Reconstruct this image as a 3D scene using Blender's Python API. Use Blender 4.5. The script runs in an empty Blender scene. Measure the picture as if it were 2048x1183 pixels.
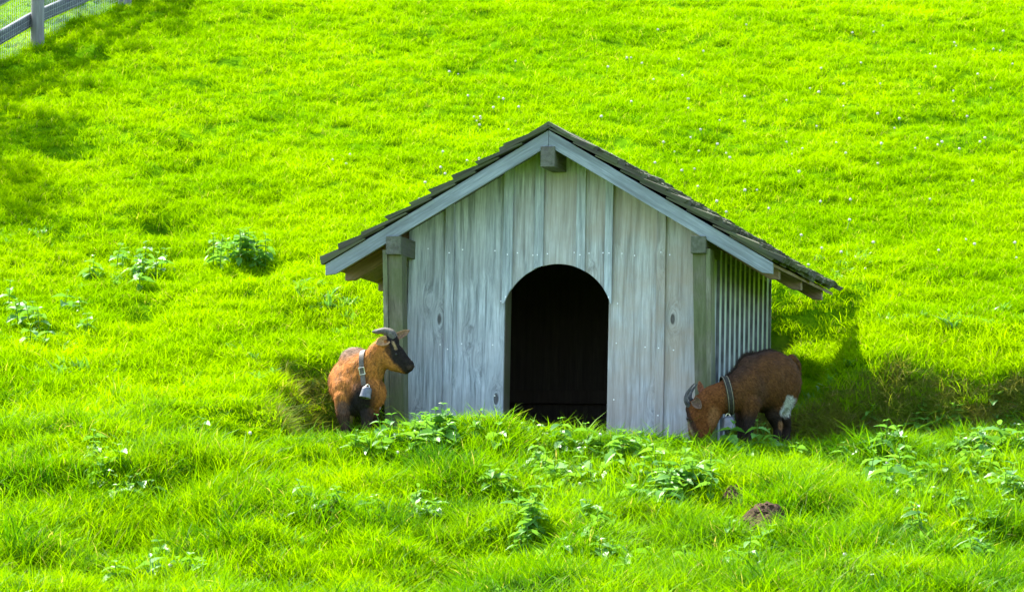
import bpy, bmesh, math, random
import numpy as np
from mathutils import Vector, Matrix
from mathutils.bvhtree import BVHTree

random.seed(7); rng = np.random.default_rng(7)
scene = bpy.context.scene
C = scene.collection
R = math.radians

# ------------------------------------------------------------------ camera
F = 8533.0                                  # focal length in photo pixels (150 mm on 36 mm)
PITCH = math.atan(729 / 8533)
cam_d = bpy.data.cameras.new('camera'); cam = bpy.data.objects.new('camera', cam_d); C.objects.link(cam)
cam_d.sensor_width = 36; cam_d.lens = 36 * F / 2048
cam_d.clip_start = 0.5; cam_d.clip_end = 800
cam_d.dof.use_dof = True; cam_d.dof.focus_distance = 29.5; cam_d.dof.aperture_fstop = 11
cam.location = (0, 0, 0); cam.rotation_euler = (math.pi / 2 + PITCH, 0, 0)
scene.camera = cam

# ------------------------------------------------------------------ sky, sun, exposure
SUN_AZ, SUN_EL = R(133), R(54)              # from +X towards +Y: behind the hut, from the left
world = bpy.data.worlds.new('World'); scene.world = world; world.use_nodes = True
wn = world.node_tree; wn.nodes.clear()
wo = wn.nodes.new('ShaderNodeOutputWorld'); wb = wn.nodes.new('ShaderNodeBackground'); sk = wn.nodes.new('ShaderNodeTexSky')
sk.sky_type = 'NISHITA'; sk.sun_disc = False; sk.sun_elevation = SUN_EL; sk.sun_rotation = math.pi / 2 - SUN_AZ
sk.air_density = 1.0; sk.dust_density = 1.0; sk.ozone_density = 1.0
wb.inputs['Strength'].default_value = 0.15
wn.links.new(sk.outputs[0], wb.inputs[0]); wn.links.new(wb.outputs[0], wo.inputs[0])
sl = bpy.data.lights.new('sun', 'SUN'); so = bpy.data.objects.new('sun', sl); C.objects.link(so)
sl.energy = 4.6; sl.angle = R(0.53); sl.color = (1, 0.95, 0.86)
sdir = Vector((math.cos(SUN_AZ) * math.cos(SUN_EL), math.sin(SUN_AZ) * math.cos(SUN_EL), math.sin(SUN_EL)))
so.rotation_euler = sdir.to_track_quat('Z', 'Y').to_euler(); so.location = sdir * 60
scene.view_settings.view_transform = 'Standard'; scene.view_settings.look = 'None'
scene.view_settings.exposure = 2.06; scene.view_settings.gamma = 1
scene.render.engine = 'CYCLES'
scene.cycles.max_bounces = 5; scene.cycles.transmission_bounces = 3; scene.cycles.diffuse_bounces = 3; scene.cycles.glossy_bounces = 2

# ------------------------------------------------------------------ small tools
def ray(px, py):
    a, b = (px - 1024) / F, (591.5 - py) / F
    return np.array([a, math.cos(PITCH) - b * math.sin(PITCH), math.sin(PITCH) + b * math.cos(PITCH)])
def at(px, py, Y):
    d = ray(px, py); return d * (Y / d[1])
def to_px(P):
    x, y, z = P[..., 0], P[..., 1], P[..., 2]
    fw = y * math.cos(PITCH) + z * math.sin(PITCH); up = -y * math.sin(PITCH) + z * math.cos(PITCH)
    return 1024 + F * x / fw, 591.5 - F * up / fw

def tag(o, label=None, cat=None, group=None, kind=None):
    if label: o['label'] = label
    if cat: o['category'] = cat
    if group: o['group'] = group
    if kind: o['kind'] = kind
    return o
def link(name, me, mat=None, parent=None):
    o = bpy.data.objects.new(name, me); C.objects.link(o)
    if mat and me is not None and not me.materials: me.materials.append(mat)
    if parent: o.parent = parent
    return o
def empty(name, loc=(0, 0, 0)):
    o = bpy.data.objects.new(name, None); o.empty_display_size = .1; C.objects.link(o); o.location = loc; return o
def mesh(name, v, f, smooth=False):
    me = bpy.data.meshes.new(name); me.from_pydata([tuple(map(float, p)) for p in v], [], f); me.update()
    if smooth: me.polygons.foreach_set('use_smooth', [True] * len(me.polygons))
    return me
def np_mesh(name, v, quads=None, tris=None, smooth=False):
    me = bpy.data.meshes.new(name); nq = 0 if quads is None else len(quads); nt = 0 if tris is None else len(tris)
    me.vertices.add(len(v)); me.vertices.foreach_set('co', np.asarray(v, np.float32).ravel())
    idx = np.concatenate([np.asarray(a).ravel() for a in (quads, tris) if a is not None]).astype(np.int32)
    me.loops.add(len(idx)); me.loops.foreach_set('vertex_index', idx)
    me.polygons.add(nq + nt)
    st = np.concatenate([np.arange(nq) * 4, nq * 4 + np.arange(nt) * 3]).astype(np.int32)
    me.polygons.foreach_set('loop_start', st)
    me.update(calc_edges=True); me.validate()
    if smooth: me.polygons.foreach_set('use_smooth', [True] * (nq + nt))
    return me
def prism(name, poly, axis_a, axis_b, axis_n, n0, n1, bevel=0.0):
    """polygon (a,b) extruded along n from n0 to n1"""
    A, B, N = map(Vector, (axis_a, axis_b, axis_n)); k = len(poly)
    v = [A * a + B * b + N * n0 for a, b in poly] + [A * a + B * b + N * n1 for a, b in poly]
    f = [tuple(range(k)), tuple(range(2 * k - 1, k - 1, -1))] + [(i, i + k, (i + 1) % k + k, (i + 1) % k) for i in range(k)]
    me = mesh(name, v, f); bm = bmesh.new(); bm.from_mesh(me)
    bmesh.ops.recalc_face_normals(bm, faces=bm.faces)
    if bevel:
        es = [e for e in bm.edges if e.is_manifold and e.calc_face_angle(0) > 0.6]
        bmesh.ops.bevel(bm, geom=es, offset=bevel, segments=1, affect='EDGES', profile=0.5)
    bm.to_mesh(me); bm.free(); return me
def box(name, x0, x1, y0, y1, z0, z1, bevel=0.003):
    return prism(name, [(x0, z0), (x1, z0), (x1, z1), (x0, z1)], (1, 0, 0), (0, 0, 1), (0, 1, 0), y0, y1, bevel)
def tube(pts, radii, seg=8, cap=True):
    pts = [Vector(p) for p in pts]; v = []; f = []; n = len(pts); up = Vector((.13, .31, .94))
    for i, p in enumerate(pts):
        t = (pts[min(i + 1, n - 1)] - pts[max(i - 1, 0)]).normalized()
        a = t.cross(up).normalized(); b = t.cross(a)
        for k in range(seg):
            q = 2 * math.pi * k / seg; v.append(p + (a * math.cos(q) + b * math.sin(q)) * radii[i])
    for i in range(n - 1):
        for k in range(seg):
            f.append((i * seg + k, i * seg + (k + 1) % seg, (i + 1) * seg + (k + 1) % seg, (i + 1) * seg + k))
    if cap: f += [tuple(range(seg - 1, -1, -1)), tuple(range((n - 1) * seg, n * seg))]
    return v, f

# numpy gradient noise
_perm = rng.permutation(512); _ga = rng.random(512) * 2 * np.pi
def pnoise(x, y):
    xi = np.floor(x).astype(int); yi = np.floor(y).astype(int); xf = x - xi; yf = y - yi
    def g(i, j):
        h = _ga[_perm[(_perm[(xi + i) & 255] + yi + j) & 511]]
        return np.cos(h) * (xf - i) + np.sin(h) * (yf - j)
    u = xf ** 3 * (xf * (xf * 6 - 15) + 10); w = yf ** 3 * (yf * (yf * 6 - 15) + 10)
    a = g(0, 0) + u * (g(1, 0) - g(0, 0)); b = g(0, 1) + u * (g(1, 1) - g(0, 1))
    return a + w * (b - a)
def sstep(a, b, x):
    t = np.clip((x - a) / (b - a), 0, 1); return t * t * (3 - 2 * t)

# ------------------------------------------------------------------ materials
def mat(name):
    m = bpy.data.materials.new(name); m.use_nodes = True; nt = m.node_tree
    return m, nt, nt.nodes['Principled BSDF'], nt.nodes['Material Output']
def N(nt, t, **kw):
    n = nt.nodes.new(t)
    for k, v in kw.items():
        if k.startswith('i_'):
            s = k[2:]; s = int(s) if s.isdigit() else s.replace('_', ' ')
            n.inputs[s].default_value = v
        else: setattr(n, k, v)
    return n
def L(nt, a, b): nt.links.new(a, b)
def ramp(nt, fac, stops):
    r = nt.nodes.new('ShaderNodeValToRGB'); e = r.color_ramp.elements
    while len(e) < len(stops): e.new(.5)
    for el, (p, c) in zip(e, stops): el.position = p; el.color = (*c, 1) if len(c) == 3 else c
    L(nt, fac, r.inputs[0]); return r
def mix(nt, fac, a, b, typ='MIX'):
    m = nt.nodes.new('ShaderNodeMix'); m.data_type = 'RGBA'; m.blend_type = typ
    for s, v in ((0, fac), (6, a), (7, b)):
        if hasattr(v, 'is_linked'): L(nt, v, m.inputs[s])
        elif s == 0: m.inputs[s].default_value = v
        else: m.inputs[s].default_value = (*v, 1) if len(v) == 3 else v
    return m.outputs[2]
def math_(nt, op, a, b=None, c=None, clamp=False):
    m = nt.nodes.new('ShaderNodeMath'); m.operation = op; m.use_clamp = clamp
    for i, v in enumerate((a, b, c)):
        if v is None: continue
        if hasattr(v, 'is_linked'): L(nt, v, m.inputs[i])
        else: m.inputs[i].default_value = v
    return m.outputs[0]

def wood_mat(name, axis, pale, mid, dark, brown, green=0.0, knots=True, rough=.75, fine=1.0):
    """weathered timber; grain runs along the local axis; obj.color: r = brown amount, g = tone, b = seed"""
    m, nt, bs, out = mat(name)
    tc = N(nt, 'ShaderNodeTexCoord'); oi = N(nt, 'ShaderNodeObjectInfo'); sep = N(nt, 'ShaderNodeSeparateColor'); L(nt, oi.outputs['Color'], sep.inputs[0])
    add = N(nt, 'ShaderNodeVectorMath', operation='ADD'); L(nt, tc.outputs['Object'], add.inputs[0])
    off = N(nt, 'ShaderNodeCombineXYZ'); sd = math_(nt, 'MULTIPLY', sep.outputs[2], 37.0)
    for i in range(3): L(nt, sd, off.inputs[i])
    L(nt, off.outputs[0], add.inputs[1]); P = add.outputs[0]
    sc = [1, 1, 1]; sc['xyz'.index(axis)] = 0.055
    st = N(nt, 'ShaderNodeVectorMath', operation='MULTIPLY'); L(nt, P, st.inputs[0]); st.inputs[1].default_value = sc
    # knots push the grain aside
    ks = [1, .35, 1]; ks['xyz'.index(axis)] = .42
    kv = N(nt, 'ShaderNodeVectorMath', operation='MULTIPLY'); L(nt, P, kv.inputs[0]); kv.inputs[1].default_value = ks
    vo = N(nt, 'ShaderNodeTexVoronoi', i_Scale=4.3); L(nt, kv.outputs[0], vo.inputs['Vector'])
    push = math_(nt, 'MULTIPLY', math_(nt, 'POWER', math_(nt, 'SUBTRACT', 1.0, math_(nt, 'MULTIPLY', vo.outputs['Distance'], 2.2, clamp=True)), 3.0), 0.11)
    addp = N(nt, 'ShaderNodeVectorMath', operation='ADD'); L(nt, st.outputs[0], addp.inputs[0])
    pc = N(nt, 'ShaderNodeCombineXYZ')
    for i in range(3): L(nt, push, pc.inputs[i])
    if knots: L(nt, pc.outputs[0], addp.inputs[1])
    G = addp.outputs[0]
    n1 = N(nt, 'ShaderNodeTexNoise', i_Scale=34.0 * fine, i_Detail=7.0, i_Roughness=.68, i_Distortion=.25); L(nt, G, n1.inputs['Vector'])
    n2 = N(nt, 'ShaderNodeTexNoise', i_Scale=120.0 * fine, i_Detail=4.0, i_Roughness=.6); L(nt, G, n2.inputs['Vector'])
    n3 = N(nt, 'ShaderNodeTexNoise', i_Scale=3.2, i_Detail=4.0, i_Roughness=.6); L(nt, P, n3.inputs['Vector'])
    base = ramp(nt, n1.outputs[0], [(.35, dark), (.48, mid), (.60, pale)]).outputs[0]
    col = mix(nt, ramp(nt, n2.outputs[0], [(.35, (.55,) * 3), (.6, (0,) * 3)]).outputs[0], base, tuple(c * .55 for c in mid))
    # blotches and tone
    col = mix(nt, math_(nt, 'MULTIPLY', ramp(nt, n3.outputs[0], [(.38, (0,) * 3), (.62, (1,) * 3)]).outputs[0], .45), col, tuple(c * .62 for c in mid))
    bf = math_(nt, 'MULTIPLY', sep.outputs[0], ramp(nt, n3.outputs[0], [(.25, (.35,) * 3), (.6, (1,) * 3)]).outputs[0])
    col = mix(nt, bf, col, mix(nt, n1.outputs[0], tuple(c * .55 for c in brown), brown))
    if green:
        n4 = N(nt, 'ShaderNodeTexNoise', i_Scale=5.0, i_Detail=6.0); L(nt, P, n4.inputs['Vector'])
        col = mix(nt, math_(nt, 'MULTIPLY', ramp(nt, n4.outputs[0], [(.35, (0,) * 3), (.55, (1,) * 3)]).outputs[0], green), col, (.09, .12, .035))
    if knots:
        kr = N(nt, 'ShaderNodeSeparateColor'); L(nt, vo.outputs['Color'], kr.inputs[0])
        rad = math_(nt, 'MULTIPLY', math_(nt, 'GREATER_THAN', kr.outputs[0], .42), .085)
        kn = ramp(nt, math_(nt, 'SUBTRACT', rad, vo.outputs['Distance']), [(.0, (0,) * 3), (.025, (1,) * 3)]).outputs[0]
        col = mix(nt, math_(nt, 'MULTIPLY', kn, .8), col, (.035, .028, .022))
    tone = math_(nt, 'ADD', .5, sep.outputs[1])
    tm = N(nt, 'ShaderNodeVectorMath', operation='SCALE'); L(nt, col, tm.inputs[0]); L(nt, tone, tm.inputs['Scale'])
    L(nt, tm.outputs[0], bs.inputs['Base Color'])
    bs.inputs['Roughness'].default_value = rough; bs.inputs['Specular IOR Level'].default_value = .3
    bu = N(nt, 'ShaderNodeBump', i_Strength=.5, i_Distance=.006)
    L(nt, math_(nt, 'ADD', n1.outputs[0], math_(nt, 'MULTIPLY', n2.outputs[0], .6)), bu.inputs['Height']); L(nt, bu.outputs[0], bs.inputs['Normal'])
    return m

M_board = wood_mat('weathered_board', 'z', (.55, .60, .63), (.37, .42, .45), (.13, .16, .175), (.58, .41, .27), knots=True)
M_barge = wood_mat('bargeboard_wood', 'x', (.36, .40, .42), (.27, .31, .33), (.16, .18, .19), (.3, .22, .15), knots=False)
M_beam = wood_mat('beam_wood', 'y', (.17, .165, .145), (.11, .105, .09), (.045, .045, .038), (.13, .09, .055), green=.3, knots=False)
M_post = wood_mat('mossy_post_wood', 'z', (.21, .205, .15), (.14, .14, .09), (.06, .062, .04), (.24, .17, .11), green=.5, knots=False)
M_rough = wood_mat('rough_sawn_wood', 'x', (.32, .23, .15), (.23, .16, .10), (.10, .07, .045), (.3, .2, .12), knots=False)
M_dark = wood_mat('dark_inner_wood', 'z', (.05, .04, .03), (.035, .027, .02), (.018, .014, .01), (.05, .03, .018), knots=False)  # near-black so the doorway reads black: interior shade put into the colour
M_shingle = wood_mat('shingle_wood', 'x', (.13, .118, .09), (.075, .068, .05), (.025, .023, .018), (.16, .11, .07), green=.45, knots=False, rough=.9)
M_fence = wood_mat('fence_wood', 'z', (.34, .34, .33), (.24, .24, .235), (.10, .10, .10), (.3, .24, .17), knots=False)
M_frail = wood_mat('fence_rail_wood', 'x', (.22, .22, .24), (.14, .14, .16), (.06, .06, .07), (.2, .16, .12), knots=False)

def simple(name, col, rough=.6, metal=0.0, nscale=None, var=.3, bump=0):
    m, nt, bs, out = mat(name); bs.inputs['Specular IOR Level'].default_value = .15 if rough > .5 else .5; bs.inputs['Roughness'].default_value = rough; bs.inputs['Metallic'].default_value = metal
    if nscale:
        tc = N(nt, 'ShaderNodeTexCoord'); n = N(nt, 'ShaderNodeTexNoise', i_Scale=nscale, i_Detail=5.0); L(nt, tc.outputs['Object'], n.inputs['Vector'])
        r = ramp(nt, n.outputs[0], [(.3, tuple(c * (1 - var) for c in col)), (.7, tuple(min(1, c * (1 + var)) for c in col))])
        L(nt, r.outputs[0], bs.inputs['Base Color'])
        if bump:
            b = N(nt, 'ShaderNodeBump', i_Strength=bump, i_Distance=.01); L(nt, n.outputs[0], b.inputs['Height']); L(nt, b.outputs[0], bs.inputs['Normal'])
    else: bs.inputs['Base Color'].default_value = (*col, 1)
    return m
M_nail = simple('zinc_nail', (.75, .78, .8), .3, .6)
M_teal = simple('teal_paint', (.0, .36, .34), .5, 0, 30, .4)
M_bell = simple('bell_metal', (.15, .15, .155), .5, .6, 26, .3, .25)
M_leather = simple('worn_leather', (.11, .09, .072), .55, 0, 60, .35, .2)
M_leather_dark = simple('dark_leather', (.03, .028, .02), .7, 0, 60, .4, .2)
M_stitch = simple('stitching', (.30, .26, .15), .7, 0, 90, .2)
M_horn = simple('horn', (.10, .09, .072), .7, 0, 40, .5, .3)
M_horn2 = simple('pale_horn', (.075, .072, .066), .7, 0, 22, .9, .3)
M_eye = simple('goat_eye', (.015, .010, .005), .5, 0, 40, .3)
M_brass = simple('buckle_metal', (.8, .74, .6), .28, .7, 30, .2)
M_wire = simple('galvanised_wire', (.55, .57, .58), .4, .7, 20, .2)
M_soil = simple('dark_soil', (.058, .034, .017), .95, 0, 55, .65, .8)
M_trunk = simple('bark', (.09, .07, .05), .9, 0, 14, .5, .7)
M_red = simple('dark_red_rubber', (.16, .01, .008), .5, 0, 20, .3)

# corrugated sheet
M_sheet, nt, bs, out = mat('zinc_sheet')
tc = N(nt, 'ShaderNodeTexCoord'); n = N(nt, 'ShaderNodeTexNoise', i_Scale=6.0, i_Detail=6.0); L(nt, tc.outputs['Object'], n.inputs['Vector'])
st = N(nt, 'ShaderNodeMapping'); st.inputs['Scale'].default_value = (14, 14, 1.2); L(nt, tc.outputs['Object'], st.inputs[0])
n2 = N(nt, 'ShaderNodeTexNoise', i_Scale=3.0, i_Detail=5.0); L(nt, st.outputs[0], n2.inputs['Vector'])
cl = ramp(nt, n.outputs[0], [(.3, (.40, .45, .49)), (.7, (.56, .60, .62))]).outputs[0]
L(nt, mix(nt, ramp(nt, n2.outputs[0], [(.48, (0,) * 3), (.7, (.7,) * 3)]).outputs[0], cl, (.17, .15, .12)), bs.inputs['Base Color'])
bs.inputs['Roughness'].default_value = .5; bs.inputs['Metallic'].default_value = .35

M_rib_shade = simple('rib_shade_zinc', (.09, .095, .095), .7, .1, 9, .5)  # dark rib flanks: shade of the valleys put into the sheet's colour

def foliage_mat(name, lo, hi, third, trans, rough, spec=.5, scale=.9, dry=(.40, .34, .12), dry_amt=1.0, tgain=1.25, dark=None):
    m, nt, bs, out = mat(name)
    ge = N(nt, 'ShaderNodeNewGeometry'); oi = N(nt, 'ShaderNodeObjectInfo'); at_ = N(nt, 'ShaderNodeAttribute', attribute_name='tint')
    n = N(nt, 'ShaderNodeTexNoise', i_Scale=scale, i_Detail=3.0); L(nt, ge.outputs['Position'], n.inputs['Vector'])
    f = math_(nt, 'ADD', math_(nt, 'MULTIPLY', at_.outputs['Fac'], .5), math_(nt, 'MULTIPLY', oi.outputs['Random'], .5))
    col = mix(nt, f, lo, hi)
    col = mix(nt, ramp(nt, n.outputs[0], [(.38, (0,) * 3), (.66, (.85,) * 3)]).outputs[0], col, third)
    if dark is not None:  # darker grass patches, with shade between clumps put into the colour too
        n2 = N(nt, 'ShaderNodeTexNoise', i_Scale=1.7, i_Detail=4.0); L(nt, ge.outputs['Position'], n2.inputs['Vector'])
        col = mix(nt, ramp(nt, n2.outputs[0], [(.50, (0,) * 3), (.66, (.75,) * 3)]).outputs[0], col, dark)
    if dry_amt:
        col = mix(nt, math_(nt, 'MULTIPLY', math_(nt, 'GREATER_THAN', at_.outputs['Fac'], .965), dry_amt), col, dry)
    L(nt, col, bs.inputs['Base Color']); bs.inputs['Roughness'].default_value = rough; bs.inputs['Specular IOR Level'].default_value = spec
    tr = N(nt, 'ShaderNodeBsdfTranslucent'); sc_ = N(nt, 'ShaderNodeVectorMath', operation='MULTIPLY'); sc_.inputs[1].default_value = (tgain * 1.12, tgain, tgain * .6)
    L(nt, col, sc_.inputs[0]); L(nt, sc_.outputs[0], tr.inputs[0])
    mx = N(nt, 'ShaderNodeMixShader', i_0=trans); L(nt, bs.outputs[0], mx.inputs[1]); L(nt, tr.outputs[0], mx.inputs[2]); L(nt, mx.outputs[0], out.inputs[0])
    return m
M_grass = foliage_mat('meadow_grass', (.075, .22, .0), (.22, .40, .0), (.24, .41, .0), .45, .6, .0, dry=(.34, .36, .05))
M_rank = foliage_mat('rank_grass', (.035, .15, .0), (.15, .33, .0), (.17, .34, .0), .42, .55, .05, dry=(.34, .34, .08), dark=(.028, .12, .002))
M_bankgrass = foliage_mat('bank_grass', (.075, .14, .006), (.19, .25, .018), (.20, .20, .03), .45, .7, .05, scale=3.0)
M_dry = foliage_mat('dry_grass', (.17, .13, .055), (.28, .22, .09), (.10, .075, .035), .35, .7, .05, scale=3.0, dry_amt=0)
M_nettle = foliage_mat('nettle_leaf', (.065, .20, .03), (.14, .33, .05), (.15, .35, .03), .40, .45, .3, scale=2.0, dry_amt=0)
M_clover = simple('clover_flower', (.58, .50, .44), .8, 0, 300, .2)
M_stem = simple('green_stem', (.08, .17, .02), .6, 0, 20, .3)
M_treeleaf = foliage_mat('tree_leaf', (.05, .12, .02), (.09, .19, .03), (.07, .15, .02), .35, .45, .4, dry_amt=0)

# ground under the grass
M_ground, nt, bs, out = mat('turf_ground')
ge = N(nt, 'ShaderNodeNewGeometry'); n = N(nt, 'ShaderNodeTexNoise', i_Scale=9.0, i_Detail=8.0, i_Roughness=.7); L(nt, ge.outputs['Position'], n.inputs['Vector'])
gat = N(nt, 'ShaderNodeAttribute', attribute_name='bare')
gcol = ramp(nt, n.outputs[0], [(.3, (.035, .10, .002)), (.55, (.085, .20, .002)), (.75, (.14, .25, .004))]).outputs[0]
scol = ramp(nt, n.outputs[0], [(.3, (.035, .026, .018)), (.6, (.085, .06, .035)), (.75, (.15, .115, .065))]).outputs[0]
L(nt, mix(nt, gat.outputs['Fac'], gcol, scol), bs.inputs['Base Color']); bs.inputs['Roughness'].default_value = 1.0; bs.inputs['Specular IOR Level'].default_value = 0.0
bu = N(nt, 'ShaderNodeBump', i_Strength=.9, i_Distance=.03); L(nt, n.outputs[0], bu.inputs['Height']); L(nt, bu.outputs[0], bs.inputs['Normal'])

# ------------------------------------------------------------------ the hill
TH = R(14)
_o = at(1110, 905, 30.0); PADZ = 1.42
HO = np.array([_o[0], _o[1], PADZ])                         # middle of the front wall's foot
HU = np.array([math.cos(TH), -math.sin(TH)]); HW = np.array([math.sin(TH), math.cos(TH)])
_ky = np.array([-80, 0, 14, 20, 23, 25, 28.45, 32, 45, 160, 400]); _kz = np.array([-6, -1.62, -.85, -.32, .02, .40, 1.43, 2.72, 7.65, 50, 120])
def base_h(Y):
    # smoothed piecewise-linear profile
    s = 0
    for d, w in ((-.6, .25), (0, .5), (.6, .25)): s = s + w * np.interp(Y + d, _ky, _kz)
    return s
def relief(X, Y):
    near = sstep(60, 46, Y)
    a = .11 * pnoise(X / 1.5 + 3.1, Y / 1.3) + .085 * pnoise(X / .62 + 9, Y / .56 + 4) + .05 * pnoise(X / .30, Y / .27 + 7) + .014 * pnoise(X / .13, Y / .11)
    return a * (.35 + .65 * near) * (.68 + .85 * sstep(30.5, 27.6, Y)) + .5 * (1 - near) * pnoise(X / 14, Y / 14) + .18 * pnoise(X / 5 + 40, Y / 6)
def pad_dist(X, Y):
    dx, dy = X - HO[0], Y - HO[1]; u = dx * HU[0] + dy * HU[1]; w = dx * HW[0] + dy * HW[1]
    wob = .20 * pnoise(X / .55 + 20, Y / .6) + .12 * pnoise(X / .2, Y / .22 + 50)
    a = np.maximum(np.abs(u) - 1.17, np.abs(w - .55) - 1.75)              # trench the hut stands in
    edge = 29.98 - .03 * (X - 1.5) - .14 * sstep(1.2, -1.2, X)
    b = np.maximum(Y - edge, -1.38 - X) + wob                               # level apron before it
    return a, b, u, w
def cut(X, Y):
    a, b, u, w = pad_dist(X, Y)
    return np.minimum(sstep(0, .16, a), sstep(0, 1, b / (.36 - .10 * sstep(1.6, 2.2, X))))
DENTS = []                                                  # x, y, radius, depth
def hill(X, Y):
    X = np.asarray(X, float); Y = np.asarray(Y, float)
    r = relief(X, Y); nat = base_h(Y) + r + .09 * sstep(29.8, 30.3, Y) * sstep(34, 31, Y) * sstep(2.2, 2.8, X)
    _, _, u, w = pad_dist(X, Y); nat = nat - .34 * sstep(2.0, 1.65, u) * sstep(.9, 1.1, u) * sstep(2.8, 2.35, w) * sstep(.1, .8, w)
    s = cut(X, Y)
    low = PADZ + .35 * r
    z = np.where(nat > low, low + (nat - low) * s, nat)
    z = z - .05 * np.exp(-((X + 1.12) / .5) ** 2 - ((Y - 28.4) / .8) ** 2) - .10 * np.exp(-((X - 1.6) / .55) ** 2 - ((Y - 28.3) / .7) ** 2) + .10 * np.exp(-((X + .25) / .5) ** 2 - ((Y - 28.3) / .5) ** 2)
    for (x, y, q, dep) in DENTS: z = z - dep * np.exp(-((X - x) ** 2 + ((Y - y) * .75) ** 2) / (q * q))
    return z
def bankness(X, Y):
    q = cut(X, Y); return np.clip(4.6 * q * (1 - q), 0, 1) * (base_h(Y) > PADZ + .1)
def on_ground(px, py, near=22.0, far=60.0):
    d = ray(px, py); t = np.linspace(near, far, 1500) / d[1]
    P = d[None] * t[:, None]; h = hill(P[:, 0], P[:, 1])
    k = np.argmax(P[:, 2] < h)
    return P[k] if P[k, 2] < h[k] else None
for px, py, q, dep in [(310, 342, .14, .2), (312, 442, .15, .22), (336, 512, .13, .19), (285, 638, .17, .2), (402, 172, .15, .16), (418, 252, .14, .16), (378, 292, .13, .16),
                       (345, 470, .10, .08), (640, 650, .28, .12), (520, 545, .2, .1), (1692, 812, .13, .16), (1620, 758, .12, .14), (1900, 770, .3, .08), (1960, 735, .2, .08),
                       (1135, 985, .18, .10), (950, 905, .2, .08), (1330, 1080, .35, .10), (900, 1020, .25, .08), (1385, 1010, .25, .09), (560, 830, .25, .06), (130, 980, .12, .08), (350, 1010, .2, .1)]:
    p = on_ground(px, py)
    if p is not None: DENTS.append((p[0], p[1], q, dep))

for _ in range(60):                                          # hoof holes and hollows all over the slope
    yy = 31.5 + 13 * random.random(); DENTS.append((random.uniform(-1, 1) * (.125 * yy + .5), yy, random.uniform(.10, .24), random.uniform(.05, .12)))
for _ in range(34):
    yy = random.uniform(23.8, 28.2); DENTS.append((random.uniform(-1, 1) * (.125 * yy + .4), yy, random.uniform(.09, .20), random.uniform(.05, .11)))
xs = np.concatenate([np.linspace(-150, -8, 40)[:-1], np.arange(-8, 8.01, .06), np.linspace(8, 150, 40)[1:]])
ys = np.concatenate([np.linspace(-60, 23, 50)[:-1], np.arange(23, 34, .05), np.arange(34, 47, .08), np.linspace(47, 380, 70)])
XX, YY = np.meshgrid(xs, ys); ZZ = hill(XX, YY)
nx, ny = len(xs), len(ys)
ii = (np.arange(ny - 1)[:, None] * nx + np.arange(nx - 1)[None]).ravel()
me = np_mesh('hill', np.stack([XX, YY, ZZ], -1).reshape(-1, 3), quads=np.stack([ii, ii + 1, ii + nx + 1, ii + nx], -1), smooth=True)
bk = bankness(XX, YY); pd, pb, pu, pw = pad_dist(XX, YY); pd = np.minimum(pd, pb)
bare = np.clip(bk * np.where(XX < 0, .35, 1) * (.75 + .9 * pnoise(XX / .5, YY / .3)) + (pd < .1) * (np.abs(pu) < 1.9) * (pw > -.6) * (pw < 2.6) * .9, 0, 1)
at0 = me.attributes.new('bare', 'FLOAT', 'POINT'); at0.data.foreach_set('value', bare.ravel().astype(np.float32))
hill_o = link('hillside', me, M_ground); tag(hill_o, 'steep meadow hillside with a level cut for the hut', 'hillside', kind='structure')

# ------------------------------------------------------------------ goat hut
hut = empty('goat_hut', HO); hut.rotation_euler = (0, R(1.1), -TH)
tag(hut, 'small weathered grey board hut with arched doorway and shingled gable roof', 'hut')
SL = .5826; APEX = 2.275                                    # bargeboard top edge: z = APEX - SL*|u|
def roofz(u): return APEX - SL * abs(u)
def colour(o, brown, tone=None, seed=None):
    o.color = (brown, .5 + random.uniform(-.07, .07) if tone is None else tone, random.random() if seed is None else seed, 1)
def arch_bottom(u): 
    r, cz = .405, .963
    return cz + math.sqrt(max(r * r - u * u, 0))
def front_piece(name, u0, u1, w0, w1, arch=False, brown=.1, tone=None, z0=-.12, skew=0.0, m=M_board):
    n = 12 if arch else 1
    bot = [(u0 + (u1 - u0) * i / n, max(arch_bottom(u0 + (u1 - u0) * i / n), 1.085) if arch else z0) for i in range(n + 1)]
    tops = [(u1, roofz(u1) - .03)]
    if u0 < 0 < u1: tops.append((0, roofz(0) - .03))
    tops.append((u0, roofz(u0) - .03))
    me = prism(name, bot + tops, (1, 0, 0), (0, 0, 1), (0, 1, 0), w0, w1, .0025 if not arch else 0)
    o = link(name, me, m, hut); colour(o, brown, tone); o.rotation_euler = (0, random.uniform(-.003, .003), 0); return o
nail_me = None
def nail(parent, u, z, w):
    global nail_me
    if nail_me is None:
        v, f = tube([(0, -.004, 0), (0, .002, 0)], [.0042, .0052], 8); nail_me = mesh('nail', v, f); nail_me.materials.append(M_nail)
    o = bpy.data.objects.new('nail', nail_me); C.objects.link(o); o.parent = parent; o.location = (u + random.uniform(-.008, .008), w, z + random.uniform(-.014, .014))
b1 = front_piece('wall_board', -1.10, -.797, 0, .026, brown=.12)
b2 = front_piece('wall_board', -.790, -.386, .003, .028, brown=.12, tone=.56)
b3 = front_piece('wall_board', .366, .742, .002, .027, brown=.5, tone=.6)
b4 = front_piece('wall_board', .749, 1.10, 0, .026, brown=.6, tone=.59)
for u, z in ((-.957, 1.48), (-.86, .80)): nail(b1, u, z, 0)
for u, z in ((-.70, 1.47), (-.47, 1.47), (-.70, .80), (-.47, .80), (-.41, 1.12), (-.44, .45)): nail(b2, u, z, .003)
for u, z in ((.45, 1.45), (.55, 1.44), (.42, .80), (.63, .79), (.42, .42), (.43, 1.10)): nail(b3, u, z, .002)
for u, z in ((.80, 1.44), (.83, .75), (1.02, 1.44), (.99, .42)): nail(b4, u, z, 0)
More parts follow.
